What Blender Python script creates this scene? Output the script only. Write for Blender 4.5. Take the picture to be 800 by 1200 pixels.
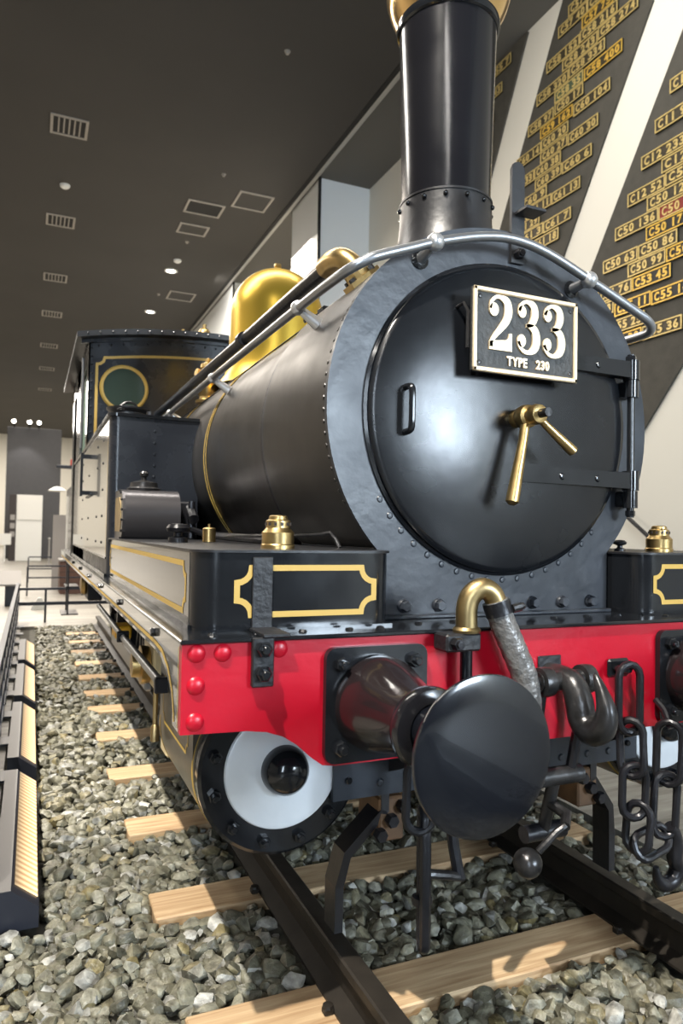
import bpy, math, random
import numpy as np
from mathutils import Vector, Matrix
random.seed(7)
PI = math.pi
SC = bpy.context.scene
COL = SC.collection
for o in list(bpy.data.objects):
    bpy.data.objects.remove(o)

# ------------------------------------------------------------------ camera
# world: +X right of the locomotive, +Y towards its rear, Z up, rail top z = 0
yaw, pitch, roll = 0.41191507, 0.02895362, 0.01814959
fw = Vector((math.sin(yaw)*math.cos(pitch), math.cos(yaw)*math.cos(pitch), math.sin(pitch)))
r0 = Vector((math.cos(yaw), -math.sin(yaw), 0)); u0 = r0.cross(fw)
rt = math.cos(roll)*r0 + math.sin(roll)*u0
up = -math.sin(roll)*r0 + math.cos(roll)*u0
cd = bpy.data.cameras.new('camera'); cam = bpy.data.objects.new('camera', cd); COL.objects.link(cam)
cd.sensor_fit = 'VERTICAL'; cd.sensor_height = 36; cd.sensor_width = 24
cd.lens = 828.184/1200*36
cd.clip_start = 0.05; cd.clip_end = 200
CAMPOS = Vector((-1.48769, -1.76961, 1.28579))
cam.matrix_world = Matrix(((rt.x, up.x, -fw.x, CAMPOS.x), (rt.y, up.y, -fw.y, CAMPOS.y), (rt.z, up.z, -fw.z, CAMPOS.z), (0, 0, 0, 1)))
cd.dof.use_dof = True; cd.dof.focus_distance = 2.45; cd.dof.aperture_fstop = 3.5
SC.camera = cam

# ------------------------------------------------------------------ world, lights, exposure
w = bpy.data.worlds.new('hall_daylight'); SC.world = w; w.use_nodes = True
w.node_tree.nodes['Background'].inputs[0].default_value = (1.0, 0.95, 0.88, 1)
w.node_tree.nodes['Background'].inputs[1].default_value = 0.3
SC.view_settings.view_transform = 'Standard'
SC.view_settings.look = 'None'
SC.view_settings.gamma = 1
SC.view_settings.use_curve_mapping = False
SC.view_settings.exposure = 0.0

def aim(o, target):
    d = Vector(target) - o.location
    o.rotation_euler = d.to_track_quat('-Z', 'Y').to_euler()
def area(name, loc, target, sx, sy, power, col):
    l = bpy.data.lights.new(name, 'AREA'); l.shape = 'RECTANGLE'; l.size = sx; l.size_y = sy
    l.energy = power; l.color = col
    o = bpy.data.objects.new(name, l); COL.objects.link(o); o.location = loc; aim(o, target)
    return o
def spot(name, loc, target, power, col, angle=50, blend=0.4, radius=0.06):
    l = bpy.data.lights.new(name, 'SPOT'); l.energy = power; l.color = col
    l.spot_size = math.radians(angle); l.spot_blend = blend; l.shadow_soft_size = radius
    o = bpy.data.objects.new(name, l); COL.objects.link(o); o.location = loc; aim(o, target)
    return o
area('front_window_light', (4.0, -9.0, 3.2), (-0.3, 0.25, 1.65), 2.8, 2.2, 1350, (0.72, 0.86, 1.0))
area('side_window_light', (-4.8, -9.5, 3.6), (-0.3, 0.25, 1.65), 0.9, 4.2, 420, (0.74, 0.87, 1.0))
area('wall_washer_light', (2.6, 3.5, 7.85), (4.6, 3.5, 5.0), 0.5, 12.0, 500, (1.0, 0.95, 0.87))
area('wall_washer_light', (2.5, 17.0, 7.85), (4.4, 17.0, 5.0), 0.5, 14.0, 420, (1.0, 0.95, 0.87))
area('rear_ceiling_light', (-4.6, -7.2, 7.9), (-4.6, -7.2, 0), 0.35, 3.5, 260, (1.0, 0.96, 0.9))
for sy, ty, pw in ((-2.1, 0.9, 5200), (3.2, 4.4, 4200), (7.6, 8.6, 4200)):
    spot('ceiling_spot_light', (-3.45, sy, 7.9), (-0.75, ty, 0), pw, (1.0, 0.94, 0.84), 40, 0.35)
area('hall_fill_light', (-1.0, 22, 7.9), (-1.0, 22, 0), 3.0, 14.0, 1350, (1.0, 0.9, 0.78))  # unseen overhead fill, added for the general light of the hall
area('far_fill_light', (-4.0, 42, 7.9), (-4.0, 42, 0), 8.0, 18.0, 3600, (1.0, 0.92, 0.82))  # added area light without a fixture, brightens the far end
area('left_fill_light', (-9.0, 12, 7.9), (-9.5, 12, 0), 1.5, 28.0, 2500, (1.0, 0.9, 0.78))  # unseen fill added overhead to light the left wall

# ------------------------------------------------------------------ materials
MATS = {}
def lin(h):
    h = h.lstrip('#'); c = [int(h[i:i+2], 16)/255 for i in (0, 2, 4)]
    return tuple((x/12.92 if x <= .04045 else ((x+.055)/1.055)**2.4) for x in c)
def mat(name, col, rough=.5, metal=0., bump=0., bscale=40., var=0., vscale=6., coat=0., spec=.5, rvar=0., emit=None, estr=0., trans=0., detail=4.):
    m = bpy.data.materials.new(name); m.use_nodes = True
    nt = m.node_tree; b = nt.nodes['Principled BSDF']
    b.inputs['Base Color'].default_value = (*col, 1); b.inputs['Roughness'].default_value = rough
    b.inputs['Metallic'].default_value = metal; b.inputs['Coat Weight'].default_value = coat
    b.inputs['Specular IOR Level'].default_value = spec
    if trans: b.inputs['Transmission Weight'].default_value = trans
    if emit: b.inputs['Emission Color'].default_value = (*emit, 1); b.inputs['Emission Strength'].default_value = estr
    tc = nt.nodes.new('ShaderNodeTexCoord')
    if var or rvar:
        n = nt.nodes.new('ShaderNodeTexNoise'); n.inputs['Scale'].default_value = vscale; n.inputs['Detail'].default_value = detail
        nt.links.new(tc.outputs['Object'], n.inputs['Vector'])
        if var:
            r = nt.nodes.new('ShaderNodeMapRange'); r.inputs[1].default_value = .3; r.inputs[2].default_value = .7
            r.inputs[3].default_value = 1-var; r.inputs[4].default_value = 1+var
            nt.links.new(n.outputs['Fac'], r.inputs[0])
            mx = nt.nodes.new('ShaderNodeVectorMath'); mx.operation = 'SCALE'; mx.inputs[0].default_value = col
            nt.links.new(r.outputs[0], mx.inputs['Scale']); nt.links.new(mx.outputs[0], b.inputs['Base Color'])
        if rvar:
            r2 = nt.nodes.new('ShaderNodeMapRange'); r2.inputs[1].default_value = .3; r2.inputs[2].default_value = .7
            r2.inputs[3].default_value = max(.02, rough-rvar); r2.inputs[4].default_value = min(1, rough+rvar)
            nt.links.new(n.outputs['Fac'], r2.inputs[0]); nt.links.new(r2.outputs[0], b.inputs['Roughness'])
    if bump:
        n2 = nt.nodes.new('ShaderNodeTexNoise'); n2.inputs['Scale'].default_value = bscale; n2.inputs['Detail'].default_value = 3
        nt.links.new(tc.outputs['Object'], n2.inputs['Vector'])
        bp = nt.nodes.new('ShaderNodeBump'); bp.inputs['Strength'].default_value = bump; bp.inputs['Distance'].default_value = .01
        nt.links.new(n2.outputs['Fac'], bp.inputs['Height']); nt.links.new(bp.outputs[0], b.inputs['Normal'])
    MATS[name] = m
    return m
mat('black_gloss', (.008, .009, .011), .15, bump=.04, bscale=9, rvar=.06, vscale=5)
mat('black_gloss_fine', (.010, .010, .012), .16)
mat('black_satin', (.012, .012, .014), .38, bump=.12, bscale=30)
mat('black_rough', (.011, .011, .013), .5, bump=.35, bscale=45)
mat('smokebox_paint', (.022, .026, .034), .40, bump=.3, bscale=14, var=.25, vscale=5, rvar=.06)
mat('door_paint', (.007, .008, .010), .25, bump=.07, bscale=11, rvar=.05, vscale=4)
mat('boiler_cladding', (.020, .0175, .0155), .40, bump=.02, bscale=4, rvar=.05)
mat('chimney_black', (.008, .008, .010), .17, rvar=.05, vscale=4)
mat('tank_side_sheen', (.055, .051, .045), .14, bump=.02, bscale=5, var=.35, vscale=3, coat=.6, spec=.8)  # black paint lightened: the grazing reflection of the hall is put into the base
mat('side_sheen_pale', (.085, .080, .072), .14, bump=.015, bscale=4, var=.15, vscale=2, coat=.6, spec=.8)  # paler copy, hall reflection on tall tank and cab sides painted into the base
mat('cylinder_lagging', (.050, .043, .032), .28, bump=.25, bscale=7, var=.3, vscale=5)
mat('frame_paint', (.020, .025, .034), .4, bump=.1, bscale=20)
mat('cab_paint', (.012, .014, .019), .27, bump=.05, bscale=6, rvar=.06)
mat('red_enamel', (.43, .002, .016), .34, bump=.14, bscale=16)
mat('gold_paint', (.50, .325, .07), .5)
mat('brass', (.52, .37, .16), .33, 1., bump=.06, bscale=30, var=.15, vscale=20)
mat('brass_dull', (.42, .31, .15), .38, 1., bump=.05, bscale=30, var=.2, vscale=14)
mat('brass_polished', (.62, .40, .05), .32, .7, bump=.02, bscale=3)
mat('copper_cap', (.72, .50, .22), .15, 1.)
mat('steel_rail', (.34, .35, .37), .33, .85)
mat('silver_paint', (.70, .74, .78), .4, .2, bump=.12, bscale=18, var=.05)
mat('aluminium_bright', (.62, .63, .65), .3, .8)
mat('worn_steel', (.040, .039, .040), .30, .6, bump=.2, bscale=35, var=.5, vscale=18)
mat('dark_iron', (.014, .014, .017), .32, .3, bump=.2, bscale=40, var=.3, vscale=12)
mat('hose_canvas', (.17, .165, .16), .32, .3, bump=.9, bscale=38, var=.4, vscale=25)
mat('rail_iron', (.022, .018, .014), .5, .2, bump=.1, bscale=30, var=.4, vscale=8)
mat('rail_rust', (.10, .05, .02), .6, 0, var=.4, vscale=14)
mat('plate_black', (.035, .034, .032), .5, .2, bump=.25, bscale=60, var=.25, vscale=30)
mat('plate_brass', (.86, .70, .47), .32, .55, bump=.05, bscale=60)
mat('cream_paint', (.72, .58, .34), .4, var=.1)
mat('yellow_paint', (.8, .42, .02), .4)
mat('cab_glass', (.05, .075, .06), .06, spec=.9)
mat('cab_green', (.05, .13, .09), .5)
mat('wall_cream', (.76, .735, .66), .7)
mat('wall_left_paint', (.55, .50, .43), .7)
mat('wall_front_paint', (.10, .10, .10), .7)
mat('panel_grey', (.060, .056, .046), .8, bump=.2, bscale=60, var=.12, vscale=9)
mat('pier_white', (.78, .80, .80), .7)
mat('ceiling_dark', (.050, .046, .041), .85, var=.06, vscale=.6)
mat('ceiling_soffit', (.11, .105, .095), .8)
mat('ceiling_trim', (.40, .39, .36), .45, .4)
mat('vent_frame', (.34, .31, .27), .6)
mat('vent_dark', (.012, .011, .010), .8)
mat('fixture_white', (.75, .75, .72), .5)
mat('lamp_on', (.9, .9, .9), .5, emit=(1, .93, .8), estr=14)
mat('partition_grey', (.080, .080, .086), .7, var=.05)
mat('panel_white', (.75, .76, .74), .6)
mat('display_brown', (.11, .055, .04), .6, var=.2, vscale=3)
mat('board_grey', (.30, .29, .28), .6)
mat('poster_dark', (.03, .022, .02), .5)
mat('barrier_paint', (.018, .021, .030), .35)
mat('barrier_top', (.045, .047, .055), .5)
mat('lamp_body', (.014, .016, .024), .4)
mat('lamp_top', (.09, .086, .084), .45, .2)
mat('rust_red', (.16, .05, .035), .7, var=.3)
mat('signal_red', (.4, .03, .02), .6)

def mat_lens():
    m = mat('lamp_lens', (.10, .085, .06), .35)
    nt = m.node_tree; b = nt.nodes['Principled BSDF']
    tc = [n for n in nt.nodes if n.type == 'TEX_COORD'][0]
    wv = nt.nodes.new('ShaderNodeTexWave'); wv.bands_direction = 'Y'; wv.inputs['Scale'].default_value = 7
    nt.links.new(tc.outputs['Object'], wv.inputs['Vector'])
    rp = nt.nodes.new('ShaderNodeValToRGB')
    rp.color_ramp.elements[0].color = (.55, .30, .12, 1); rp.color_ramp.elements[1].color = (1, .72, .40, 1)
    nt.links.new(wv.outputs['Fac'], rp.inputs[0])
    sx = nt.nodes.new('ShaderNodeSeparateXYZ'); nt.links.new(tc.outputs['Object'], sx.inputs[0])
    mr = nt.nodes.new('ShaderNodeMapRange'); mr.inputs[1].default_value = -.09; mr.inputs[2].default_value = -.015; mr.inputs[3].default_value = .35; mr.inputs[4].default_value = 3.0
    nt.links.new(sx.outputs[0], mr.inputs[0])
    vm = nt.nodes.new('ShaderNodeVectorMath'); vm.operation = 'SCALE'; nt.links.new(rp.outputs[0], vm.inputs[0]); nt.links.new(mr.outputs[0], vm.inputs['Scale'])
    nt.links.new(vm.outputs[0], b.inputs['Emission Color']); b.inputs['Emission Strength'].default_value = .75
mat_lens()
def mat_wood():
    m = mat('sleeper_wood', (.5, .34, .18), .65)
    nt = m.node_tree; b = nt.nodes['Principled BSDF']
    tc = [n for n in nt.nodes if n.type == 'TEX_COORD'][0]
    oi = nt.nodes.new('ShaderNodeObjectInfo')
    mp = nt.nodes.new('ShaderNodeMapping'); mp.inputs['Scale'].default_value = (1.6, 26, 26)
    ad = nt.nodes.new('ShaderNodeVectorMath'); ad.operation = 'ADD'
    nt.links.new(tc.outputs['Object'], ad.inputs[0]); nt.links.new(oi.outputs['Location'], ad.inputs[1])
    nt.links.new(ad.outputs[0], mp.inputs[0])
    n = nt.nodes.new('ShaderNodeTexNoise'); n.inputs['Scale'].default_value = 2; n.inputs['Detail'].default_value = 6; n.inputs['Distortion'].default_value = .6
    nt.links.new(mp.outputs[0], n.inputs['Vector'])
    rp = nt.nodes.new('ShaderNodeValToRGB')
    rp.color_ramp.elements[0].position = .3; rp.color_ramp.elements[0].color = (.33, .20, .10, 1)
    rp.color_ramp.elements[1].position = .7; rp.color_ramp.elements[1].color = (.58, .42, .25, 1)
    nt.links.new(n.outputs['Fac'], rp.inputs[0]); nt.links.new(rp.outputs[0], b.inputs['Base Color'])
    bp = nt.nodes.new('ShaderNodeBump'); bp.inputs['Strength'].default_value = .25; bp.inputs['Distance'].default_value = .006
    nt.links.new(n.outputs['Fac'], bp.inputs['Height']); nt.links.new(bp.outputs[0], b.inputs['Normal'])
mat_wood()
def mat_stone():
    m = mat('ballast_stone', (.3, .3, .25), .42)
    nt = m.node_tree; b = nt.nodes['Principled BSDF']
    tc = [n for n in nt.nodes if n.type == 'TEX_COORD'][0]
    g = nt.nodes.new('ShaderNodeNewGeometry'); oi = nt.nodes.new('ShaderNodeObjectInfo')
    a = nt.nodes.new('ShaderNodeMath'); a.operation = 'ADD'
    nt.links.new(g.outputs['Random Per Island'], a.inputs[0]); nt.links.new(oi.outputs['Random'], a.inputs[1])
    fr = nt.nodes.new('ShaderNodeMath'); fr.operation = 'FRACT'; nt.links.new(a.outputs[0], fr.inputs[0])
    rp = nt.nodes.new('ShaderNodeValToRGB'); e = rp.color_ramp.elements
    e[0].position = 0; e[0].color = (.07, .068, .050, 1); e[1].position = 1; e[1].color = (.40, .39, .35, 1)
    for p, c in ((.25, (.125, .118, .082, 1)), (.5, (.165, .158, .115, 1)), (.7, (.215, .207, .16, 1)), (.82, (.17, .14, .065, 1)), (.92, (.25, .25, .23, 1))):
        q = e.new(p); q.color = c
    nt.links.new(fr.outputs[0], rp.inputs[0])
    n = nt.nodes.new('ShaderNodeTexNoise'); n.inputs['Scale'].default_value = 35; n.inputs['Detail'].default_value = 5
    nt.links.new(g.outputs['Position'], n.inputs['Vector'])
    r = nt.nodes.new('ShaderNodeMapRange'); r.inputs[1].default_value = .3; r.inputs[2].default_value = .7; r.inputs[3].default_value = .5; r.inputs[4].default_value = 1.4
    nt.links.new(n.outputs['Fac'], r.inputs[0])
    mx = nt.nodes.new('ShaderNodeVectorMath'); mx.operation = 'SCALE'
    nt.links.new(rp.outputs[0], mx.inputs[0]); nt.links.new(r.outputs[0], mx.inputs['Scale']); nt.links.new(mx.outputs[0], b.inputs['Base Color'])
    bp = nt.nodes.new('ShaderNodeBump'); bp.inputs['Strength'].default_value = .9; bp.inputs['Distance'].default_value = .012
    nt.links.new(n.outputs['Fac'], bp.inputs['Height']); nt.links.new(bp.outputs[0], b.inputs['Normal'])
mat_stone()
def mat_floor():
    m = mat('floor_boards', (.3, .29, .26), .45)
    nt = m.node_tree; b = nt.nodes['Principled BSDF']
    tc = [n for n in nt.nodes if n.type == 'TEX_COORD'][0]
    mp = nt.nodes.new('ShaderNodeMapping'); mp.inputs['Scale'].default_value = (.9, 9, 1)
    nt.links.new(tc.outputs['Object'], mp.inputs[0])
    n = nt.nodes.new('ShaderNodeTexNoise'); n.inputs['Scale'].default_value = 1.6; n.inputs['Detail'].default_value = 8; n.inputs['Roughness'].default_value = .65
    nt.links.new(mp.outputs[0], n.inputs['Vector'])
    rp = nt.nodes.new('ShaderNodeValToRGB'); e = rp.color_ramp.elements
    e[0].position = .35; e[0].color = (.13, .12, .10, 1); e[1].position = .68; e[1].color = (.36, .34, .30, 1)
    nt.links.new(n.outputs['Fac'], rp.inputs[0]); nt.links.new(rp.outputs[0], b.inputs['Base Color'])
mat_floor()
mat('bed_soil', (.06, .057, .045), .9, var=.4, vscale=20)

# ------------------------------------------------------------------ mesh helpers
AX = {'x': Vector((1, 0, 0)), 'y': Vector((0, 1, 0)), 'z': Vector((0, 0, 1))}
def frame(d):
    d = Vector(d).normalized()
    a = Vector((0, 0, 1)) if abs(d.z) < .9 else Vector((1, 0, 0))
    u = a.cross(d).normalized(); v = d.cross(u)
    return u, v, d
class MB:
    def __init__(s): s.v = []; s.f = []
    def add(s, vs, fs):
        n = len(s.v); s.v += [tuple(p) for p in vs]; s.f += [tuple(i+n for i in f) for f in fs]; return s
    def box(s, x0, x1, y0, y1, z0, z1, c=0.):
        if c <= 0:
            vs = [(x, y, z) for x in (x0, x1) for y in (y0, y1) for z in (z0, z1)]
            return s.add(vs, [(0, 1, 3, 2), (4, 6, 7, 5), (0, 4, 5, 1), (2, 3, 7, 6), (0, 2, 6, 4), (1, 5, 7, 3)])
        vs = []; idx = {}
        for i, x in enumerate((x0, x1)):
            for j, y in enumerate((y0, y1)):
                for k, z in enumerate((z0, z1)):
                    sx, sy, sz = (1, -1)[i], (1, -1)[j], (1, -1)[k]
                    for a in range(3):
                        p = [x+sx*c, y+sy*c, z+sz*c]; p[a] = (x, y, z)[a]
                        idx[(i, j, k, a)] = len(vs); vs.append(tuple(p))
        I = lambda i, j, k, a: idx[(i, j, k, a)]
        fs = []
        for i in (0, 1):
            q = [(i, 0, 0), (i, 1, 0), (i, 1, 1), (i, 0, 1)]; q = q if i else q[::-1]; fs.append([I(*t, 0) for t in q])
            q = [(0, i, 0), (0, i, 1), (1, i, 1), (1, i, 0)]; q = q if i else q[::-1]; fs.append([I(*t, 1) for t in q])
            q = [(0, 0, i), (1, 0, i), (1, 1, i), (0, 1, i)]; q = q if i else q[::-1]; fs.append([I(*t, 2) for t in q])
        for i in (0, 1):
            for j in (0, 1):
                fs.append([I(0, i, j, 1), I(1, i, j, 1), I(1, i, j, 2), I(0, i, j, 2)])
                fs.append([I(i, 0, j, 0), I(i, 1, j, 0), I(i, 1, j, 2), I(i, 0, j, 2)])
                fs.append([I(i, j, 0, 0), I(i, j, 1, 0), I(i, j, 1, 1), I(i, j, 0, 1)])
                for k in (0, 1): fs.append([I(i, j, k, 0), I(i, j, k, 1), I(i, j, k, 2)])
        return s.add(vs, fs)
    def prism(s, poly, axis, a, b):
        n = len(poly)
        def P(u, v, t): return {'x': (t, u, v), 'y': (u, t, v), 'z': (u, v, t)}[axis]
        vs = [P(u, v, a) for u, v in poly] + [P(u, v, b) for u, v in poly]
        fs = [tuple(range(n-1, -1, -1)), tuple(range(n, 2*n))] + [(i, (i+1) % n, n+(i+1) % n, n+i) for i in range(n)]
        return s.add(vs, fs)
    def lathe(s, prof, org=(0, 0, 0), d='z', n=24, a0=0., a1=2*PI):
        u, v, w_ = frame(AX[d] if isinstance(d, str) else d); org = Vector(org)
        full = abs(a1-a0-2*PI) < 1e-6; m = n if full else n+1
        vs = []; fs = []; rows = []
        for r, h in prof:
            if r < 1e-6: rows.append([len(vs)]); vs.append(org+w_*h)
            else:
                row = []
                for i in range(m):
                    t = a0+(a1-a0)*i/n
                    row.append(len(vs)); vs.append(org+w_*h+(u*math.cos(t)+v*math.sin(t))*r)
                rows.append(row)
        for A, B in zip(rows, rows[1:]):
            for i in range(n):
                j = (i+1) % m
                if len(A) == 1 and len(B) == 1: continue
                if len(A) == 1: fs.append((A[0], B[i], B[j])[::-1])
                elif len(B) == 1: fs.append((A[i], A[j], B[0]))
                else: fs.append((A[i], A[j], B[j], B[i]))
        return s.add(vs, fs)
    def cyl(s, p, q, r, n=16, r2=None):
        p, q = Vector(p), Vector(q); L = (q-p).length; r2 = r if r2 is None else r2
        return s.lathe([(0, 0), (r, 0), (r2, L), (0, L)], p, q-p, n)
    def ball(s, c, r, n=14, m=8):
        return s.lathe([(r*math.sin(PI*i/m), -r*math.cos(PI*i/m)) for i in range(m+1)], c, 'z', n)
    def tube(s, path, r, n=10, closed=False, caps=True):
        pts = [Vector(p) for p in path]; N = len(pts)
        rr = r if isinstance(r, (list, tuple)) else [r]*N
        tang = []
        for i in range(N):
            a = pts[(i-1) % N] if (closed or i) else pts[i]; b = pts[(i+1) % N] if (closed or i < N-1) else pts[i]
            tang.append((b-a).normalized())
        u, _, _ = frame(tang[0]); vs = []; fs = []
        for i in range(N):
            t = tang[i]; u = (u-t*u.dot(t)).normalized(); v = t.cross(u)
            for k in range(n):
                a = 2*PI*k/n; vs.append(pts[i]+(u*math.cos(a)+v*math.sin(a))*rr[i])
        for i in range(N if closed else N-1):
            j = (i+1) % N
            for k in range(n):
                l = (k+1) % n; fs.append((i*n+k, i*n+l, j*n+l, j*n+k))
        if not closed and caps: fs.append(tuple(range(n-1, -1, -1))); fs.append(tuple((N-1)*n+k for k in range(n)))
        return s.add(vs, fs)
    def hexa(s, p, d, r, h):
        return s.lathe([(0, 0), (r, 0), (r, h*.82), (r*.86, h), (0, h)], p, d, 6)
    def build(s, name, m, parent=None, smooth=True, ang=35):
        me = bpy.data.meshes.new(name); me.from_pydata(s.v, [], s.f)
        me.validate()
        import bmesh
        bm = bmesh.new(); bm.from_mesh(me); bmesh.ops.recalc_face_normals(bm, faces=bm.faces); bm.to_mesh(me); bm.free()
        if smooth:
            me.polygons.foreach_set('use_smooth', [True]*len(me.polygons)); me.set_sharp_from_angle(angle=math.radians(ang))
        me.materials.append(MATS[m])
        return link(name, me, parent)
def link(name, me, parent=None):
    o = bpy.data.objects.new(name, me); COL.objects.link(o)
    if parent is not None: o.parent = parent
    return o
def tag(o, label=None, cat=None, group=None, kind=None):
    if label: o['label'] = label
    if cat: o['category'] = cat
    if group: o['group'] = group
    if kind: o['kind'] = kind
    return o
def empty(name, loc=(0, 0, 0), rz=0):
    o = bpy.data.objects.new(name, None); COL.objects.link(o); o.location = loc; o.rotation_euler = (0, 0, rz); o.empty_display_size = .1
    return o
def share(name, me, parent, loc, rot=None, scale=None):
    o = link(name, me, parent); o.location = loc
    if rot is not None: o.rotation_euler = rot
    if scale is not None: o.scale = scale
    return o
def copy_tree(o, parent=None):
    c = o.copy(); COL.objects.link(c); c.parent = parent
    for ch in list(o.children): copy_tree(ch, c)
    return c
def meshof(mb, name, m, smooth=True):
    o = mb.build(name, m, None, smooth); me = o.data; bpy.data.objects.remove(o); return me
def arc(cx, cy, r, a0, a1, n):
    return [(cx+r*math.cos(math.radians(a0+(a1-a0)*i/n)), cy+r*math.sin(math.radians(a0+(a1-a0)*i/n))) for i in range(n+1)]
def smooth_path(P, k=6):
    P = [Vector(p) for p in P]; Q = [P[0]*2-P[1]]+P+[P[-1]*2-P[-2]]; out = []
    for i in range(1, len(Q)-2):
        a, b, c, d = Q[i-1:i+3]
        for j in range(k):
            t = j/k; out.append(.5*((2*b)+(c-a)*t+(2*a-5*b+4*c-d)*t*t+(3*b-a-3*c+d)*t**3))
    out.append(P[-1]); return out
def ribbon(mb, path, wid, P, closed=True, th=.0012):
    """flat painted line: path in 2D, P maps (u,v,h) to 3D; h is height off the surface"""
    n = len(path); L = []; R = []
    for i in range(n):
        a = Vector(path[(i-1) % n]) if (closed or i) else None; b = Vector(path[i]); c = Vector(path[(i+1) % n]) if (closed or i < n-1) else None
        d1 = (b-a).normalized() if a is not None else (c-b).normalized(); d2 = (c-b).normalized() if c is not None else d1
        n1 = Vector((-d1.y, d1.x)); n2 = Vector((-d2.y, d2.x)); m = n1+n2
        m = m/max(.35, m.dot(m))*2 if m.length > 1e-6 else n1
        L.append(b+m*wid/2); R.append(b-m*wid/2)
    vs = [P(p.x, p.y, th) for p in L]+[P(p.x, p.y, th) for p in R]
    k = n if closed else n-1
    mb.add(vs, [(i, (i+1) % n, n+(i+1) % n, n+i) for i in range(k)])
def notched(u0, u1, v0, v1, r, n=5):
    """rectangle with concave quarter-round corners"""
    p = []
    p += [(u0+r*math.cos(t), v0+r*math.sin(t)) for t in [PI/2*(1-i/n) for i in range(n+1)]]
    p += [(u1-r*math.cos(t), v0+r*math.sin(t)) for t in [PI/2*(i/n) for i in range(n+1)]]
    p += [(u1-r*math.cos(t), v1-r*math.sin(t)) for t in [PI/2*(1-i/n) for i in range(n+1)]]
    p += [(u0+r*math.cos(t), v1-r*math.sin(t)) for t in [PI/2*(i/n) for i in range(n+1)]]
    return p
def text_mesh(s, size, depth, offset=0., name='lettering', m='brass', spacing=1.0):
    cu = bpy.data.curves.new(name, 'FONT'); cu.body = s; cu.size = size; cu.extrude = depth; cu.offset = offset
    cu.align_x = 'CENTER'; cu.align_y = 'CENTER'; cu.resolution_u = 3; cu.space_character = spacing
    o = bpy.data.objects.new(name, cu)
    me = bpy.data.meshes.new_from_object(o); me.name = name
    bpy.data.objects.remove(o); bpy.data.curves.remove(cu)
    me.materials.clear(); me.materials.append(MATS[m])
    return me
def mesh_bounds(me):
    co = np.empty(len(me.vertices)*3, np.float32); me.vertices.foreach_get('co', co); co = co.reshape(-1, 3)
    return co.min(0), co.max(0)

# ------------------------------------------------------------------ the setting
FL = -0.14           # floor and sleeper-top level
PX0, PX1, PY0, PY1 = -1.60, 1.17, -7.0, 9.3    # ballast pit
b = MB()
for x0, x1, y0, y1 in ((-14, PX0, -12, 56), (PX1, 4.6, -12, 56), (PX0, PX1, -12, PY0), (PX0, PX1, PY1, 56)):
    b.box(x0, x1, y0, y1, FL-.3, FL)
b.box(PX0, PX1, PY0, PY1, FL-.35, FL-.3)
tag(b.build('floor', 'floor_boards', smooth=False), 'grey streaked timber floor around the ballast bed', kind='structure')
CZ = 8.1
tag(MB().box(-14, 3.28, -12, 56, CZ, CZ+.3).build('ceiling', 'ceiling_dark', smooth=False), 'dark painted flat ceiling', kind='structure')
tag(MB().box(3.36, 4.7, -12, 56, CZ+.05, CZ+.3).build('ceiling_soffit', 'ceiling_soffit', smooth=False), 'grey soffit strip between ceiling edge and cream wall', kind='structure')
tag(MB().box(3.28, 3.36, -12, 56, CZ-.02, CZ+.3, .01).build('trim_1', 'ceiling_trim', smooth=False), 'light metal trim along the ceiling edge', kind='structure')
tag(MB().box(3.20, 3.28, -12, 56, CZ-.012, CZ).build('trim_2', 'vent_dark', smooth=False), 'black trim strip along the ceiling edge', kind='structure')
WALLR = tag(MB().box(4.5, 4.75, -12, 56, FL, CZ+.3).build('wall_right', 'wall_cream', smooth=False), 'cream painted wall', kind='structure')
tag(MB().box(-14.2, -14, -12, 56, FL, CZ+.3).build('wall_left', 'wall_left_paint', smooth=False), 'pale wall on the far side of the hall', kind='structure')
tag(MB().box(-14.2, 4.75, -12.2, -12, FL, CZ+.3).build('wall_front', 'wall_front_paint', smooth=False), 'grey wall facing the front of the locomotive', kind='structure')
tag(MB().box(-14, 4.75, 55.8, 56, FL, CZ+.3).build('wall_far', 'wall_cream', smooth=False), 'pale far end wall of the hall', kind='structure')
for i, (y0, y1) in enumerate(((10.82, 12.4), (17.2, 24.2), (30, 37))):
    o = MB().box(3.43, 4.5, y0, y1, FL, CZ+.05).build('wall_pier', 'pier_white', smooth=False)
    tag(o, 'white wall pier below the ceiling edge', kind='structure')
    tag(MB().box(3.395, 3.445, y0-.05, y0-.005, FL, CZ+.05).build('pier_reveal_shade', 'vent_dark', o, False), 'dark strip standing in for the shaded reveal')  # dark strip painted in for the shade of the gap at the pier edge
ZB, ZT = .6, CZ+.02
def edge(y0, z0, s): return lambda z: y0+s*(z0-z)
for e0, e1, lab in ((edge(5.903, 8.053, .502), edge(8.15, 8.053, .502), 'slanted dark grey wall panel seen behind the chimney'),
                    (edge(3.751, 7.086, .596), edge(5.194, 8.038, .519), 'slanted dark grey wall panel between two cream stripes'),
                    (edge(3.371, 3.024, .82), edge(3.388, 6.473, .617), 'slanted dark grey wall panel with cream wall below its edge')):
    p = [(e0(ZB), ZB), (e0(ZT), ZT), (e1(ZT), ZT), (e1(ZB), ZB)]
    tag(MB().prism(p, 'x', 4.472, 4.5).build('display_panel', 'panel_grey', WALLR, False), lab)

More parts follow.
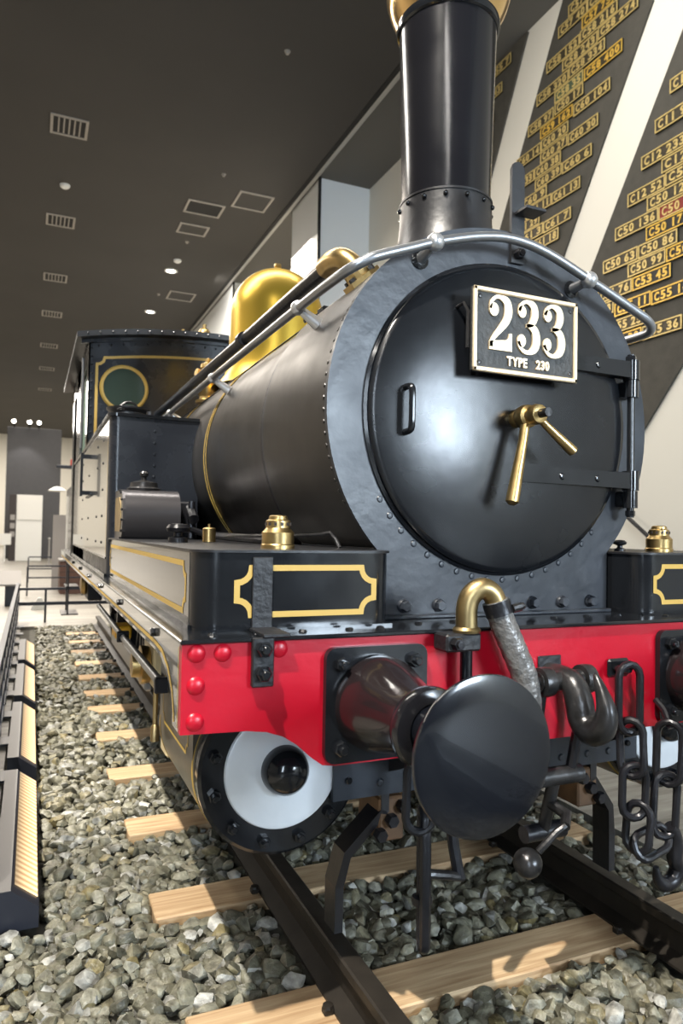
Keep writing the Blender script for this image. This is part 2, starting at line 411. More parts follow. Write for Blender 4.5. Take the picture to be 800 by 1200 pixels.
# brass number plates on the panels: z of the row, y of the left end, text, field tone
mat('field_dark', (.055, .045, .028), .5, .3, var=.2, vscale=30)
mat('field_black', (.012, .012, .012), .5)
mat('field_red', (.22, .02, .015), .5)
mat('field_green', (.06, .085, .05), .5)
mat('brass_letter', (.66, .50, .19), .42, .35, var=.12, vscale=14)
mat('brass_bright', (.78, .50, .09), .38, .35, var=.1, vscale=14)
PL = [  # rows of the middle panel
 (7.815, 5.04, 'C57 23', 'd'), (7.66, 5.22, 'C57 40', 'd'), (7.66, 4.71, 'C57 36', 'd'), (7.505, 4.80, 'C57 75', 'y'), (7.35, 4.83, 'C58 216', 'd'), (7.335, 5.44, 'C58 152', 'd'),
 (7.195, 4.53, 'C58 274', 'd'), (7.18, 5.14, 'C58 243', 'd'), (7.025, 5.02, 'C58 334', 'd'), (7.01, 5.63, 'C58 320', 'd'), (6.855, 5.28, 'C58 35', 'g'),
 (6.84, 4.755, 'C58 400', 'y'), (6.70, 5.275, 'C50 17', 'd'), (6.685, 5.80, 'C58 97', 'd'), (6.53, 5.55, 'C59 162', 'y'), (6.50, 4.935, 'C60 104', 'd'),
 (6.365, 5.53, 'C60 20', 'd'), (6.35, 6.04, 'C60 14', 'd'), (6.205, 5.545, 'C60 27', 'd'), (6.185, 5.025, 'C60 30', 'd'), (6.05, 5.66, 'C60 38', 'd'),
 (6.05, 6.175, 'C60 33', 'd'), (5.89, 5.645, 'C60 39', 'd'), (5.875, 5.125, 'C60 6', 'd'), (5.735, 5.92, 'C60 9', 'd'), (5.58, 5.83, 'C61 11', 'd'),
 (5.57, 5.315, 'C61 13', 'd'), (5.425, 6.06, 'C61 29', 'd'), (5.27, 5.985, 'C61 3', 'd'), (5.26, 5.47, 'C61 7', 'd'), (5.09, 5.69, 'C61 18', 'd'),
 # right panel
 (5.97, 3.50, 'C11 64', 'd'), (5.645, 3.69, 'C11 97', 'd'), (5.335, 3.87, 'C12 233', 'd'), (5.175, 3.60, 'C12 2', 'd'), (5.015, 3.55, 'C50 5', 'd'),
 (5.005, 4.06, 'C12 52', 'd'), (4.85, 3.79, 'C50 125', 'd'), (4.695, 4.24, 'C50 136', 'd'), (4.69, 3.635, 'C50 75', 'r'), (4.535, 3.80, 'C50 17', 'k'),
 (4.38, 4.42, 'C50 63', 'd'), (4.375, 3.905, 'C50 86', 'd'), (4.22, 4.05, 'C50 99', 'd'), (4.215, 3.535, 'C50 96', 'k'), (4.055, 4.50, 'C51 76', 'd'),
 (4.05, 3.985, 'C53 45', 'k'), (3.895, 4.76, 'C51 28', 'd'), (3.835, 4.24, 'C55 11', 'k'), (3.82, 3.725, 'C55 16', 'k'), (3.65, 4.32, 'C55 25', 'd'), (3.48, 4.36, 'C55 30', 'k'), (3.475, 3.845, 'C55 36', 'd'),
 # left panel, behind the chimney
 (7.96, 6.70, 'C55 7', 'd'), (7.66, 6.90, 'C55 43', 'd'), (7.33, 7.10, 'C57 1', 'd'),
]
FIELD = {'d': 'field_dark', 'y': 'field_dark', 'r': 'field_red', 'k': 'field_black', 'g': 'field_green'}
TONE = {'d': 'plain', 'y': 'golden', 'r': 'red', 'k': 'black', 'g': 'greenish'}
WORDS = 'zero one two three four five six seven eight nine'.split()
GLYPH = {}
for z, y0, s, tone in PL:
    L = .60 if len(s) == 7 else .505
    H = .148
    root = empty('number_plate', (4.47, y0-L/2, z), -PI/2)      # local x runs along -Y, local y into the wall
    th = .022
    MB().box(-L/2, L/2, -th, 0, -H/2, H/2).build('plate', FIELD[tone], root, False)
    bd = MB(); q = .014
    for a in ((-L/2, L/2, -H/2, -H/2+q), (-L/2, L/2, H/2-q, H/2), (-L/2, -L/2+q, -H/2+q, H/2-q), (L/2-q, L/2, -H/2+q, H/2-q)):
        bd.box(a[0], a[1], -th-.007, -th+.002, a[2], a[3])
    lm = 'brass_bright' if tone in 'yk' else 'brass_letter'
    bd.build('border', lm, root, False)
    chars = [c for c in s if c != ' ']; gap = s.index(' ')
    cw = (L-.07)/(len(chars)+.55); ch_h = H-.054
    for ci, c in enumerate(chars):
        if (c, lm) not in GLYPH: GLYPH[(c, lm)] = text_mesh(c, .135, .004, .0045, 'letter', lm)
        me = GLYPH[(c, lm)]; lo, hi = mesh_bounds(me); gw = hi[0]-lo[0]
        k = cw*.80/gw if c != '1' else .95; kz = ch_h/(hi[1]-lo[1])
        u = -L/2+.035+cw*(ci+.5+(.55 if ci >= gap else 0))
        share('letter', me, root, (u-(lo[0]+hi[0])/2*k, -th-.003, -(lo[1]+hi[1])/2*kz), (PI/2, 0, 0), (k, kz, 1))
    num = s.split()[1]
    num = '-'.join(WORDS[int(c)] for c in num)
    where = 'behind the chimney' if y0 > 6.5 and z > 7.2 else ('between the cream stripes' if z > 5.05 and y0 > 4.4 else 'beside the smokebox')
    tag(root, f'{TONE[tone]} brass number plate ending in {num}, on the dark panel {where}', 'plate', 'brass number plates on the wall')
# wall handrail
hr = MB().tube([(4.36, 5.2, 2.42), (4.36, 3.989, 1.535), (4.36, 3.2, .96)], .022, 10).build('wall_handrail', 'dark_iron')
tag(hr, 'thin dark sloping handrail on the cream wall', 'handrail')
for y, z in ((4.7, 2.05), (3.5, 1.18)):
    MB().cyl((4.36, y, z), (4.5, y, z), .01, 8).build('wall_bracket', 'dark_iron', hr)

# ceiling fittings
def vent(x, y, sx, sy, lab, grille):
    r = empty('ceiling_vent', (x, y, CZ)); f = MB(); t = .045
    f.box(-sx/2, sx/2, -sy/2, -sy/2+t, -.02, 0).box(-sx/2, sx/2, sy/2-t, sy/2, -.02, 0).box(-sx/2, -sx/2+t, -sy/2+t, sy/2-t, -.02, 0).box(sx/2-t, sx/2, -sy/2+t, sy/2-t, -.02, 0)
    f.build('frame', 'vent_frame', r, False)
    MB().box(-sx/2+t, sx/2-t, -sy/2+t, sy/2-t, -.006, 0).build('backing', 'ceiling_dark' if grille is False else 'vent_dark', r, False)
    if grille:
        sl = meshof(MB().box(-.012, .012, -sy/2+t*1.6, sy/2-t*1.6, -.018, -.004), 'slat', 'vent_frame', False)
        for i in range(5): share('slat', sl, r, (-sx*.28+sx*.14*i, 0, 0))
    tag(r, lab, 'vent'); return r
for i, y in enumerate((10.96, 15.0, 18.9, 22.5, 26.8, 31, 36)):
    vent(-1.1, y, .6, .62, 'square slatted ceiling air vent in the row over the gravel strip', True)['group'] = 'slatted ceiling vents'
vent(-1.05, 7.3, .6, .62, 'square slatted ceiling air vent in the row over the gravel strip', True)['group'] = 'slatted ceiling vents'
vent(1.66, 13.0, .78, .62, 'dark framed ceiling panel next to the smaller framed panel', None)
vent(1.66, 14.15, .66, .55, 'smaller flat framed ceiling panel behind the dark framed one', False)
vent(2.5, 12.25, .72, .75, 'flat framed ceiling hatch close to the metal trim', False)
vent(2.3, 18.9, .75, .75, 'flat framed ceiling hatch near the lit downlights', False)
for x, y in ((1.67, 16.96), (1.71, 20.8)):
    r = empty('downlight', (x, y, CZ))
    MB().lathe([(.17, 0), (.17, -.02), (.12, -.02), (.12, -.004)], (0, 0, 0), 'z', 20).build('trim_ring', 'fixture_white', r)
    MB().lathe([(0, -.012), (.115, -.012), (.115, -.002)], (0, 0, 0), 'z', 20).build('bulb', 'lamp_on', r)
    tag(r, 'lit round recessed downlight in the dark ceiling', 'downlight', 'lit ceiling downlights')
    spot('downlight_lamp', (x, y, CZ-.05), (x, y, 0), 160, (1, .92, .78), 90, .6, .08)
for x, y in ((-1.08, 13.2), (1.69, 16.16)):
    tag(MB().lathe([(0, -.07), (.05, -.068), (.09, -.04), (.1, 0), (0, 0)], (x, y, CZ), 'z', 16).build('smoke_detector', 'fixture_white'),
        'small white round detector on the dark ceiling', 'detector', 'ceiling detectors')
for x, y in ((1.64, 7.6), (1.68, 11.4), (1.68, 14.9), (1.68, 19)):
    tag(MB().lathe([(0, -.05), (.025, -.045), (.03, -.02), (.045, -.012), (.045, 0), (0, 0)], (x, y, CZ), 'z', 10).build('sprinkler_head', 'vent_frame'),
        'tiny sprinkler head on the dark ceiling', 'sprinkler', 'ceiling sprinklers')

# far end of the hall
o = MB().box(-2.62, -.36, 33, 35, FL, 5.75, .02).build('partition', 'partition_grey', smooth=False)
tag(o, 'tall dark grey partition at the far end of the hall', 'partition')
for i, x in enumerate((-2.35, -1.72, -1.33)):
    r = empty('spotlight', (x, 32.2, 5.85))
    MB().cyl((0, .1, -.05), (0, .82, -.16), .02, 8).build('stem', 'vent_dark', r)
    MB().cyl((0, -.1, .02), (0, .16, -.08), .08, 12).build('housing', 'vent_dark', r)
    MB().lathe([(0, 0), (.085, 0), (.085, .02), (0, .02)], (0, -.115, .025), (0, -1, .25), 12).build('bulb', 'lamp_on', r)
    tag(r, 'small lit spotlight above the dark grey partition', 'spotlight', 'spotlights above the partition')
spot('partition_spot', (-1.9, 31.8, 5.8), (-1.9, 33.2, 2.0), 120, (1, .95, .9), 70, .5, .05)
k = empty('display_kiosk', (-1.75, 30.6, FL))
MB().box(-.36, .64, 0, .8, 0, 2.76, .01).build('body', 'panel_white', k, False)
MB().box(-.33, .62, -.05, .0, 1.72, 2.76).build('header', 'fixture_white', k, False)
MB().box(-.62, -.36, -.02, .75, 0, 2.76, .01).build('side_board', 'poster_dark', k, False)
for i in range(3):
    MB().box(-.58, -.40, -.03, -.018, 1.0+i*.35, 1.22+i*.35).build('photo', 'board_grey', k, False)
tag(k, 'white display kiosk with dark photo board in front of the grey partition', 'kiosk')
tag(MB().box(-2.7, -2.25, 29.6, 29.66, .55, 1.0, .01).box(-2.5, -2.45, 29.62, 29.66, FL, .56).build('sign_board', 'panel_white', smooth=False), 'small white sign on a stem beside the kiosk', 'sign')
tag(MB().lathe([(0, 0), (.1, 0), (.1, .03), (.035, .05), (.03, .95), (.06, 1.0), (.0, 1.05)], (-.88, 27, FL), 'z', 12).build('queue_post', 'board_grey'), 'slim grey post beside the white kiosk', 'post')
k = empty('exhibit_plinth', (-.32, 14.5, FL))
MB().box(-.6, .6, 0, .9, 0, .70, .01).build('body', 'display_brown', k, False)
MB().box(-.62, .62, -.02, .92, .70, .74, .005).build('top', 'board_grey', k, False)
for zz in (.24, .47): MB().box(-.601, .601, -.004, 0, zz-.006, zz+.006).build('seam', 'poster_dark', k, False)
tag(k, 'brown box plinth standing behind the barrier', 'plinth')
k = empty('leaning_girder', (-.62, 15.6, FL))
MB().prism([(-.05, 0), (.22, 0), (.44, 4.05), (.36, 4.05)], 'y', 0, .2).build('girder', 'rust_red', k, False)
MB().box(-.40, .30, .02, .14, 2.78, 2.86, .01).build('arm', 'dark_iron', k, False)
MB().lathe([(0, .09), (.09, .07), (.2, 0), (.19, -.02), (0, .05)], (-.36, .08, 2.27), 'z', 16).build('lamp_shade', 'fixture_white', k)
MB().box(-.1, .02, .03, .13, 2.86, 3.0, .01).build('signal_lens', 'signal_red', k, False)
tag(k, 'rust red tapering signal post beyond the rear of the locomotive', 'signal post')
tag(MB().prism([(-.24, 0), (.05, 0), (.05, 1.72), (-.24, 1.72)], 'y', 16.2, 16.25).build('info_board', 'board_grey', smooth=False), 'grey upright information board beside the signal post', 'board')
bpy.data.objects['info_board'].location = (-.80, 0, FL)
k = empty('reading_stand', (-1.78, 12.2, FL))
MB().box(-.12, .12, 0, .25, 0, .42, .01).build('base', 'barrier_paint', k, False)
MB().add([(-.36, -.15, .40), (.14, -.15, .40), (.14, .3, .62), (-.36, .3, .62), (-.36, -.15, .37), (.14, -.15, .37), (.14, .3, .59), (-.36, .3, .59)],
         [(0, 1, 2, 3), (7, 6, 5, 4), (0, 4, 5, 1), (1, 5, 6, 2), (2, 6, 7, 3), (3, 7, 4, 0)]).build('tilted_panel', 'board_grey', k, False)
tag(k, 'low dark reading stand with tilted grey panel behind the barrier', 'stand')
tag(MB().prism([(-.12, 0), (.14, 0), (.14, .05), (.06, .2), (0, .2)], 'y', 11.5, 11.62).build('floor_marker', 'panel_white', smooth=False), 'small white wedge standing on the floor behind the barrier', 'marker')
bpy.data.objects['floor_marker'].location = (-1.36, 0, FL)

# barriers
def barrier(name, p0, p1, zs, posts, lab, top='barrier_paint', base=True):
    r = empty(name, (0, 0, 0)); p0, p1 = Vector(p0), Vector(p1)
    d = (p1-p0).normalized(); n = Vector((-d.y, d.x, 0))*.018
    for i, (z, h) in enumerate(zs):
        q = [p0-n, p1-n, p1+n, p0+n]
        vs = [(v.x, v.y, z) for v in q]+[(v.x, v.y, z+h) for v in q]
        MB().add(vs, [(0, 1, 2, 3), (4, 5, 6, 7), (0, 1, 5, 4), (1, 2, 6, 5), (2, 3, 7, 6), (3, 0, 4, 7)]).build('bar', top if i == 0 else 'barrier_paint', r, False)
    zt = zs[0][0]
    for t in posts:
        c = p0.lerp(p1, t); MB().box(c.x-.016, c.x+.016, c.y-.016, c.y+.016, FL, zt).build('post', 'barrier_paint', r, False)
    tag(r, lab, 'barrier'); return r
barrier('barrier', (-1.68, 9.72, 0), (2.2, 9.72, 0), ((.345, .035), (.12, .05)), (0, .105, .36, .7, 1), 'low black two bar barrier across the end of the ballast')
barrier('barrier', (-1.55, 14.2, 0), (.6, 14.2, 0), ((.46, .03), (.22, .03)), (0, .5, 1), 'low dark barrier in front of the brown plinth')
barrier('barrier', (-1.55, 18.0, 0), (.6, 18.0, 0), ((.5, .03), (.2, .03)), (0, .5, 1), 'thin far barrier beyond the brown plinth')
sb = barrier('barrier', (-1.655, .95, 0), (-1.655, 9.66, 0), ((.43, .03), (.30, .022), (.13, .022), (-.05, .022)), [i/17 for i in range(18)], 'black slotted barrier along the row of floor lamps', 'barrier_top')
cp = meshof(MB().box(-.055, .05, -.09, .09, 0, .012), 'cross_plate', 'barrier_paint', False)
for i in range(12): share('cross_plate', cp, sb, (-1.605, 1.2+i*.72, FL+.02))

# floor lamps beside the ballast
def floor_lamp_box(y0, L, lab):
    r = empty('floor_lamp', (-1.427, y0, FL))
    prof = [(0, 0), (0, .072), (-.093, .142), (-.15, .142), (-.15, 0)]
    MB().prism(prof, 'y', 0, L).build('housing', 'lamp_body', r, False)
    MB().box(-.152, -.0935, -.002, L+.002, .142, .1455).build('top_plate', 'lamp_top', r, False)
    a = Vector((0, 0, .072)); c = Vector((-.093, 0, .142)); n = Vector((.070, 0, .093)).normalized()
    s0, s1 = a.lerp(c, .06)+n*.003, a.lerp(c, .9)+n*.003; m = .06
    me = MB().add([(s0.x, m, s0.z), (s0.x, L-.02, s0.z), (s1.x, L-.02, s1.z), (s1.x, m, s1.z)], [(0, 1, 2, 3)])
    t0, t1 = s0-n*.004, s1-n*.004
    me.add([(t0.x, m, t0.z), (t0.x, L-.02, t0.z), (t1.x, L-.02, t1.z), (t1.x, m, t1.z)], [(3, 2, 1, 0)])
    me.build('glowing_lens', 'lamp_lens', r, False)
    tag(r, lab, 'floor lamp', 'floor lamps beside the ballast')
for y0, L in ((1.0, 1.36), (2.58, 1.36), (4.16, 1.36), (5.74, 1.36)):
    floor_lamp_box(y0, L, 'black wedge shaped floor lamp with warm ribbed lens beside the ballast')

# ------------------------------------------------------------------ track
g = .5335; hw = .065
def rail_profile(x):
    h = hw/2; F = .0625
    return [(x-F, -.14), (x+F, -.14), (x+F, -.131), (x+.012, -.112), (x+.008, -.05), (x+.030, -.036), (x+h, -.030), (x+h, -.005), (x+h-.006, 0),
            (x-h+.006, 0), (x-h, -.005), (x-h, -.030), (x-.030, -.036), (x-.008, -.05), (x-.012, -.112), (x-F, -.131)]
SLY = [.235, .99, 1.765, 2.56, 3.365, 4.14, 4.74, 5.45, 6.2, 6.95, 7.7, 8.45]
SLY.sort()
for s, lab in ((-1, 'dark steel rail running under the floor lamp side of the locomotive'), (1, 'dark steel rail on the wall side of the track')):
    r = MB().prism(rail_profile(s*(g+hw/2)), 'y', -7.0, 9.2).build('rail', 'rail_iron', smooth=False)
    tag(r, lab, 'rail', 'rails under the locomotive')
    spk = MB().box(-.016, .016, -.014, .014, 0, .02, .004).lathe([(0, .03), (.016, .026), (.018, .018)], (0, 0, 0), 'z', 8)
    sm = meshof(spk, 'spike', 'rail_iron')
    for y in SLY:
        for dx in (-.078, .078): share('spike', sm, r, (s*(g+hw/2)+dx, y+(.04 if dx > 0 else -.04), FL))
sl = meshof(MB().box(-1.035, 1.035, -.1, .1, -.14, 0, .005), 'sleeper', 'sleeper_wood', False)
for i, y in enumerate(SLY):
    o = share('sleeper', sl, None, (random.uniform(-.01, .01), y, FL), (0, 0, random.uniform(-.006, .006)))
    lab = {0: 'pale timber sleeper below the buffer beam, crossed by sharp shadows', 1: 'pale timber sleeper passing just behind the silver cylinder cover'}.get(i, 'pale timber sleeper beside the floor lamps, further along under the locomotive')
    tag(o, lab, 'sleeper', 'sleepers under the rails')

# ballast: 12 rock shapes; the 300 largest in view single, the rest one part
import bmesh
rng = np.random.default_rng(5)
rocks = []
for k in range(14):
    bm = bmesh.new()
    pts = rng.normal(size=(22, 3)); pts /= np.linalg.norm(pts, axis=1)[:, None]; pts *= rng.uniform(.86, 1.06, (22, 1)); pts = np.sign(pts)*np.abs(pts)**.8
    pts *= np.array([1.2, .92, .72])
    for p in pts: bm.verts.new(p)
    res = bmesh.ops.convex_hull(bm, input=bm.verts)
    bmesh.ops.delete(bm, geom=[v for v in bm.verts if not v.link_faces], context='VERTS')
    bmesh.ops.recalc_face_normals(bm, faces=bm.faces)
    me = bpy.data.meshes.new('stone'); bm.to_mesh(me); bm.free(); me.materials.append(MATS['ballast_stone'])
    me.polygons.foreach_set('use_smooth', [True]*len(me.polygons)); me.set_sharp_from_angle(angle=math.radians(38)); rocks.append(me)
rv = [np.array([v.co for v in m.vertices]) for m in rocks]; rf = [[tuple(p.vertices) for p in m.polygons] for m in rocks]
bed = MB().box(PX0, PX1, PY0, PY1, FL-.3, FL-.045).build('ballast_bed', 'bed_soil', smooth=False)
tag(bed, 'bed of loose grey and olive crushed stone ballast around the track', 'ballast')
cand = []
sp = .047
for layer in range(3):
    y = -2.2
    while y < PY1-.03:
        stp = sp*(1 if y < 4 else 1.12)
        x = -1.37 if y > .98 else -1.57
        while x < PX1-.02:
            px, py = x+random.uniform(-.02, .02), y+random.uniform(-.02, .02)
            x += stp
            if layer == 2 and random.random() < .6: continue
            if layer == 0 and y > 6: continue
            r = random.choice((.022, .026, .029, .033, .038))*(random.uniform(.85, 1.15))
            if any(abs(py-s) < .1+r*.8 for s in SLY) and abs(px) < 1.05 and layer > 0: continue
            if abs(abs(px)-(g+hw/2)) < .075: continue
            pz = FL + (-.055, -.030, -.008)[layer] + random.uniform(-.008, .008)
            cand.append((px, py, pz, r, layer))
        y += stp
def view(p):
    v = Vector(p)-CAMPOS; d = v.dot(fw)
    return (400+828.18*v.dot(rt)/d, 600-828.18*v.dot(up)/d, d) if d > .1 else (0, 0, -1)
sc = []
for i, (x, y, z, r, l) in enumerate(cand):
    u, v_, d = view((x, y, z))
    if l and d > 0 and 0 < u < 800 and 0 < v_ < 1200: sc.append((d/r, i))
sc.sort(); single = set(i for _, i in sc[:300])
V = []; F = []; nv = 0
for i, (x, y, z, r, l) in enumerate(cand):
    k = random.randrange(14)
    e = (random.uniform(-.5, .5), random.uniform(-.5, .5), random.uniform(0, 6.28))
    if i in single:
        share('stone', rocks[k], bed, (x, y, z), e, (r, r, r))
    else:
        R = np.array(Matrix.Identity(3) @ __import__('mathutils').Euler(e).to_matrix())
        P = rv[k]@R.T*r+np.array((x, y, z)); V.append(P); F += [tuple(a+nv for a in f) for f in rf[k]]; nv += len(P)
me = bpy.data.meshes.new('stone_fill'); me.from_pydata(np.concatenate(V).tolist(), [], F); me.polygons.foreach_set('use_smooth', [True]*len(me.polygons)); me.set_sharp_from_angle(angle=math.radians(38)); me.materials.append(MATS['ballast_stone'])
tag(link('stone_fill', me, bed), kind='stuff')

# ------------------------------------------------------------------ the locomotive (rail level, y = 0 at the buffer beam)
LOCO = empty('steam_locomotive', (0, 0, 0))
tag(LOCO, 'black tank steam locomotive with red buffer beam and 233 number plate standing on the rails', 'locomotive')
ZF = 1.012                      # footplate top
AZ = 1.69                       # boiler axis height
riv = meshof(MB().lathe([(.0, -.009), (.013, -.008), (.020, -.0045), (.0235, 0)], (0, 0, 0), 'y', 14), 'rivet', 'red_enamel')
nut_mb = MB().hexa((0, 0, 0), (0, -1, 0), .021, .020).lathe([(.012, .018), (.012, .032), (.009, .035), (0, .035)], (0, 0, 0), (0, -1, 0), 10)
nut = meshof(nut_mb, 'nut', 'black_gloss')
mnut = meshof(MB().hexa((0, 0, 0), (0, -1, 0), .019, .022).lathe([(.012, .02), (.011, .03), (0, .031)], (0, 0, 0), (0, -1, 0), 10), 'bolt', 'dark_iron')
# buffer beam
half = [(0, ZF-.012), (-1.139, ZF-.012), (-1.139, .777), (-.97, .772), (-.915, .764), (-.87, .748), (-.83, .722), (-.79, .685), (-.757, .661), (-.72, .655), (0, .655)]
full = half[1:-1]+[(-x, z) for x, z in half[::-1][1:-1]]
beam = MB().prism(full, 'y', 0, .03).build('buffer_beam', 'red_enamel', LOCO, ang=30)
for s in (-1, 1):
    for x, z in ((1.103, .976), (1.036, .975), (1.103, .896), (1.103, .806), (.885, .978)):
        share('rivet', riv, beam, (s*x, -.0005, z), (0, random.uniform(0, 6), 0))
# footplate with valances
fp = MB().box(-1.145, 1.145, -.012, 7.87, ZF-.012, ZF, .003).build('footplate', 'black_gloss', LOCO, False)
flat = meshof(MB().lathe([(0, .008), (.010, .006), (.013, 0)], (0, 0, 0), 'z', 8), 'bolt', 'black_gloss')
for s in (-1, 1):
    for x, y in ((1.05, .06), (.93, .05), (.80, .055), (.66, .055), (.56, .06), (.40, .12), (.27, .13), (.12, .12)): share('bolt', flat, fp, (s*x, y, ZF))
mat('valance_paint', (.05, .047, .040), .2, bump=.02, bscale=6, var=.25, vscale=4, coat=1.)
vp = [(0.03, ZF-.013), (7.87, ZF-.013), (7.87, .915), (.42, .925), (.30, .918), (.21, .895), (.14, .855), (.11, .81), (.105, .777), (.03, .777)]
gl = [(7.80, .938), (.42, .948), (.28, .941), (.185, .912), (.115, .862), (.088, .81), (.083, .79)]
for s in (-1, 1):
    v = MB().prism(vp, 'x', s*1.139, s*1.125).build('valance', 'valance_paint', LOCO, False)
    m = MB(); ribbon(m, gl, .013, lambda a, b, h: (s*(1.139+h), a, b), False); ribbon(m, [(.037, .99), (.037, .785)], .006, lambda a, b, h: (s*(1.139+h), a, b), False)
    m.build('gold_lining', 'gold_paint', v, False)
    vb = meshof(MB().hexa((0, 0, 0), (s, 0, 0), .014, .014), 'bolt', 'black_gloss')
    for y in (.42, 1.35, 2.25, 3.1, 4.0, 5.0): share('bolt', vb, v, (s*1.139, y, .975))
# buffers
def buffer(s):
    bx, bz = s*.604, .8206
    h = MB().lathe([(.128, -.018), (.131, -.03), (.128, -.06), (.112, -.115), (.098, -.17), (.088, -.22), (.084, -.262), (.084, -.275)], (bx, 0, bz), 'y', 40).build('buffer', 'dark_gloss_iron', LOCO)
    sq = []
    for cx, cz, a in ((.125, .125, 0), (-.125, .125, 90), (-.125, -.125, 180), (.125, -.125, 270)): sq += [(bx+u, bz+v) for u, v in arc(cx, cz, .03, a, a+90, 4)]
    MB().prism(sq, 'y', -.02, .001).build('base_plate', 'black_gloss', h, ang=50)
    MB().lathe([(.084, -.268), (.096, -.272), (.100, -.282), (.100, -.300), (.096, -.312), (.080, -.318), (.066, -.32)], (bx, 0, bz), 'y', 36).build('collar', 'black_gloss_fine', h)
    MB().lathe([(.062, -.31), (.062, -.44), (.075, -.475), (.12, -.495), (.162, -.507), (.170, -.511), (.172, -.517), (.1705, -.523), (.160, -.5262), (.11, -.5290), (.06, -.5308), (0, -.5315)], (bx, 0, bz), 'y', 64).build('buffer_head', 'buffer_black', h, ang=50)
    for x in (-.112, .110):
        for z in (-.112, .112): share('nut', nut, h, (bx+x, -.02, bz+z), (0, random.uniform(0, 1), 0))
mat('dark_gloss_iron', (.018, .013, .014), .2, .2, bump=.05, bscale=12, coat=.3)
mat('buffer_black', (.006, .007, .010), .16, rvar=.04, vscale=8, coat=.25)
buffer(-1); buffer(1)

# front water tanks
TT = 1.226
def rounded(x0, x1, y0, y1, r, n=6):
    p = arc(x0+r, y0+r, r, 180, 270, n)+arc(x1-r, y0+r, r, 270, 360, n)
    return p+[(x1, y1), (x0, y1)]
for s in (-1, 1):
    p = rounded(.49, 1.085, .105, 2.38, .075)
    p = [(s*x, y) for x, y in p]
    t = MB().prism(p, 'z', ZF, TT).build('water_tank', 'black_gloss', LOCO, ang=25)
    MB().prism([(s*(x*1.0), y) for x, y in rounded(.483, 1.092, .098, 2.38, .08)], 'z', TT, TT+.007).build('tank_lid', 'black_satin', t, ang=25)
    m = MB()
    a, b_ = sorted((s*.561, s*.974))
    ribbon(m, notched(a, b_, 1.056, 1.184, .040), .0165, lambda u, v, h: (u, .105-h, v)); m.build('gold_lining', 'gold_paint', t, False)
    # side sheet with its own lining
    side = MB().box(*sorted((s*1.085, s*1.0868)), .19, 2.37, ZF+.012, TT-.003).build('side_sheet', 'tank_side_sheen', t, False)
    m = MB(); ribbon(m, notched(.235, 2.33, 1.055, 1.190, .035), .0165, lambda u, v, h: (s*(1.0868+h), u, v)); m.build('gold_lining', 'gold_paint', side, False)
    MB().box(*sorted((s*1.085, s*1.092)), .17, 2.37, ZF, ZF+.012).box(*sorted((s*.5, s*1.07)), .100, .106, ZF, ZF+.007).build('foot_angle', 'black_gloss', t, False)
# bracket strap on the tank front
k = MB().box(-.932, -.874, .098, .1048, ZF+.006, TT-.012, .002).box(-.938, -.866, -.030, .1, ZF, ZF+.010, .002).box(-.963, -.905, -.02, -.001, .885, ZF, .003)
k = k.build('lamp_bracket_strap', 'black_rough', LOCO, False)
for z in (.921, .983): share('nut', nut, k, (-.935, -.02, z))

# smokebox
sbx = MB().lathe([(.655, .262), (.655, .95), (.64, .97)], (0, 0, AZ), 'y', 72).build('smokebox', 'smokebox_paint', LOCO)
R = .662
a_sad = math.degrees(math.acos(.475/R))
op = [(.475, ZF)]+[(R*math.cos(math.radians(t)), AZ+R*math.sin(math.radians(t))) for t in np.linspace(-a_sad, 180+a_sad, 72)]+[(-.475, ZF)]
MB().prism(op, 'y', .25, .268).build('front_plate', 'smokebox_paint', sbx, ang=30)
MB().box(-.475, .475, .268, .95, ZF, 1.35).build('saddle', 'smokebox_paint', sbx, False)
MB().box(-.475, .475, .222, .252, ZF, ZF+.012, .003).build('foot_angle', 'smokebox_paint', sbx, False)
sriv = meshof(MB().lathe([(0, -.005), (.008, -.004), (.012, 0)], (0, 0, 0), 'y', 10), 'rivet', 'smokebox_paint')
for t in np.arange(212, 318, 6.5): share('rivet', sriv, sbx, (.5575*math.cos(math.radians(t)), .2505, AZ+.5575*math.sin(math.radians(t))))
bolt_b = meshof(MB().lathe([(.019, -.012), (.022, -.008), (.023, 0)], (0, 0, 0), 'y', 14).hexa((0, -.010, 0), (0, -1, 0), .018, .018), 'bolt', 'smokebox_paint')
for x in (-.382, -.251, -.121, .009, .133, .262, .393): share('bolt', bolt_b, sbx, (x, .25, 1.052), (0, random.uniform(0, 1), 0))
m = MB()
for i in range(72):
    t = math.radians(-28+236*i/71); m.lathe([(0, .005), (.006, .003), (.008, 0)], (.6565*math.cos(t), .29, AZ+.655*math.sin(t)), (math.cos(t), 0, math.sin(t)), 6)
tag(m.build('wrapper_rivets', 'boiler_cladding', sbx), kind='stuff')
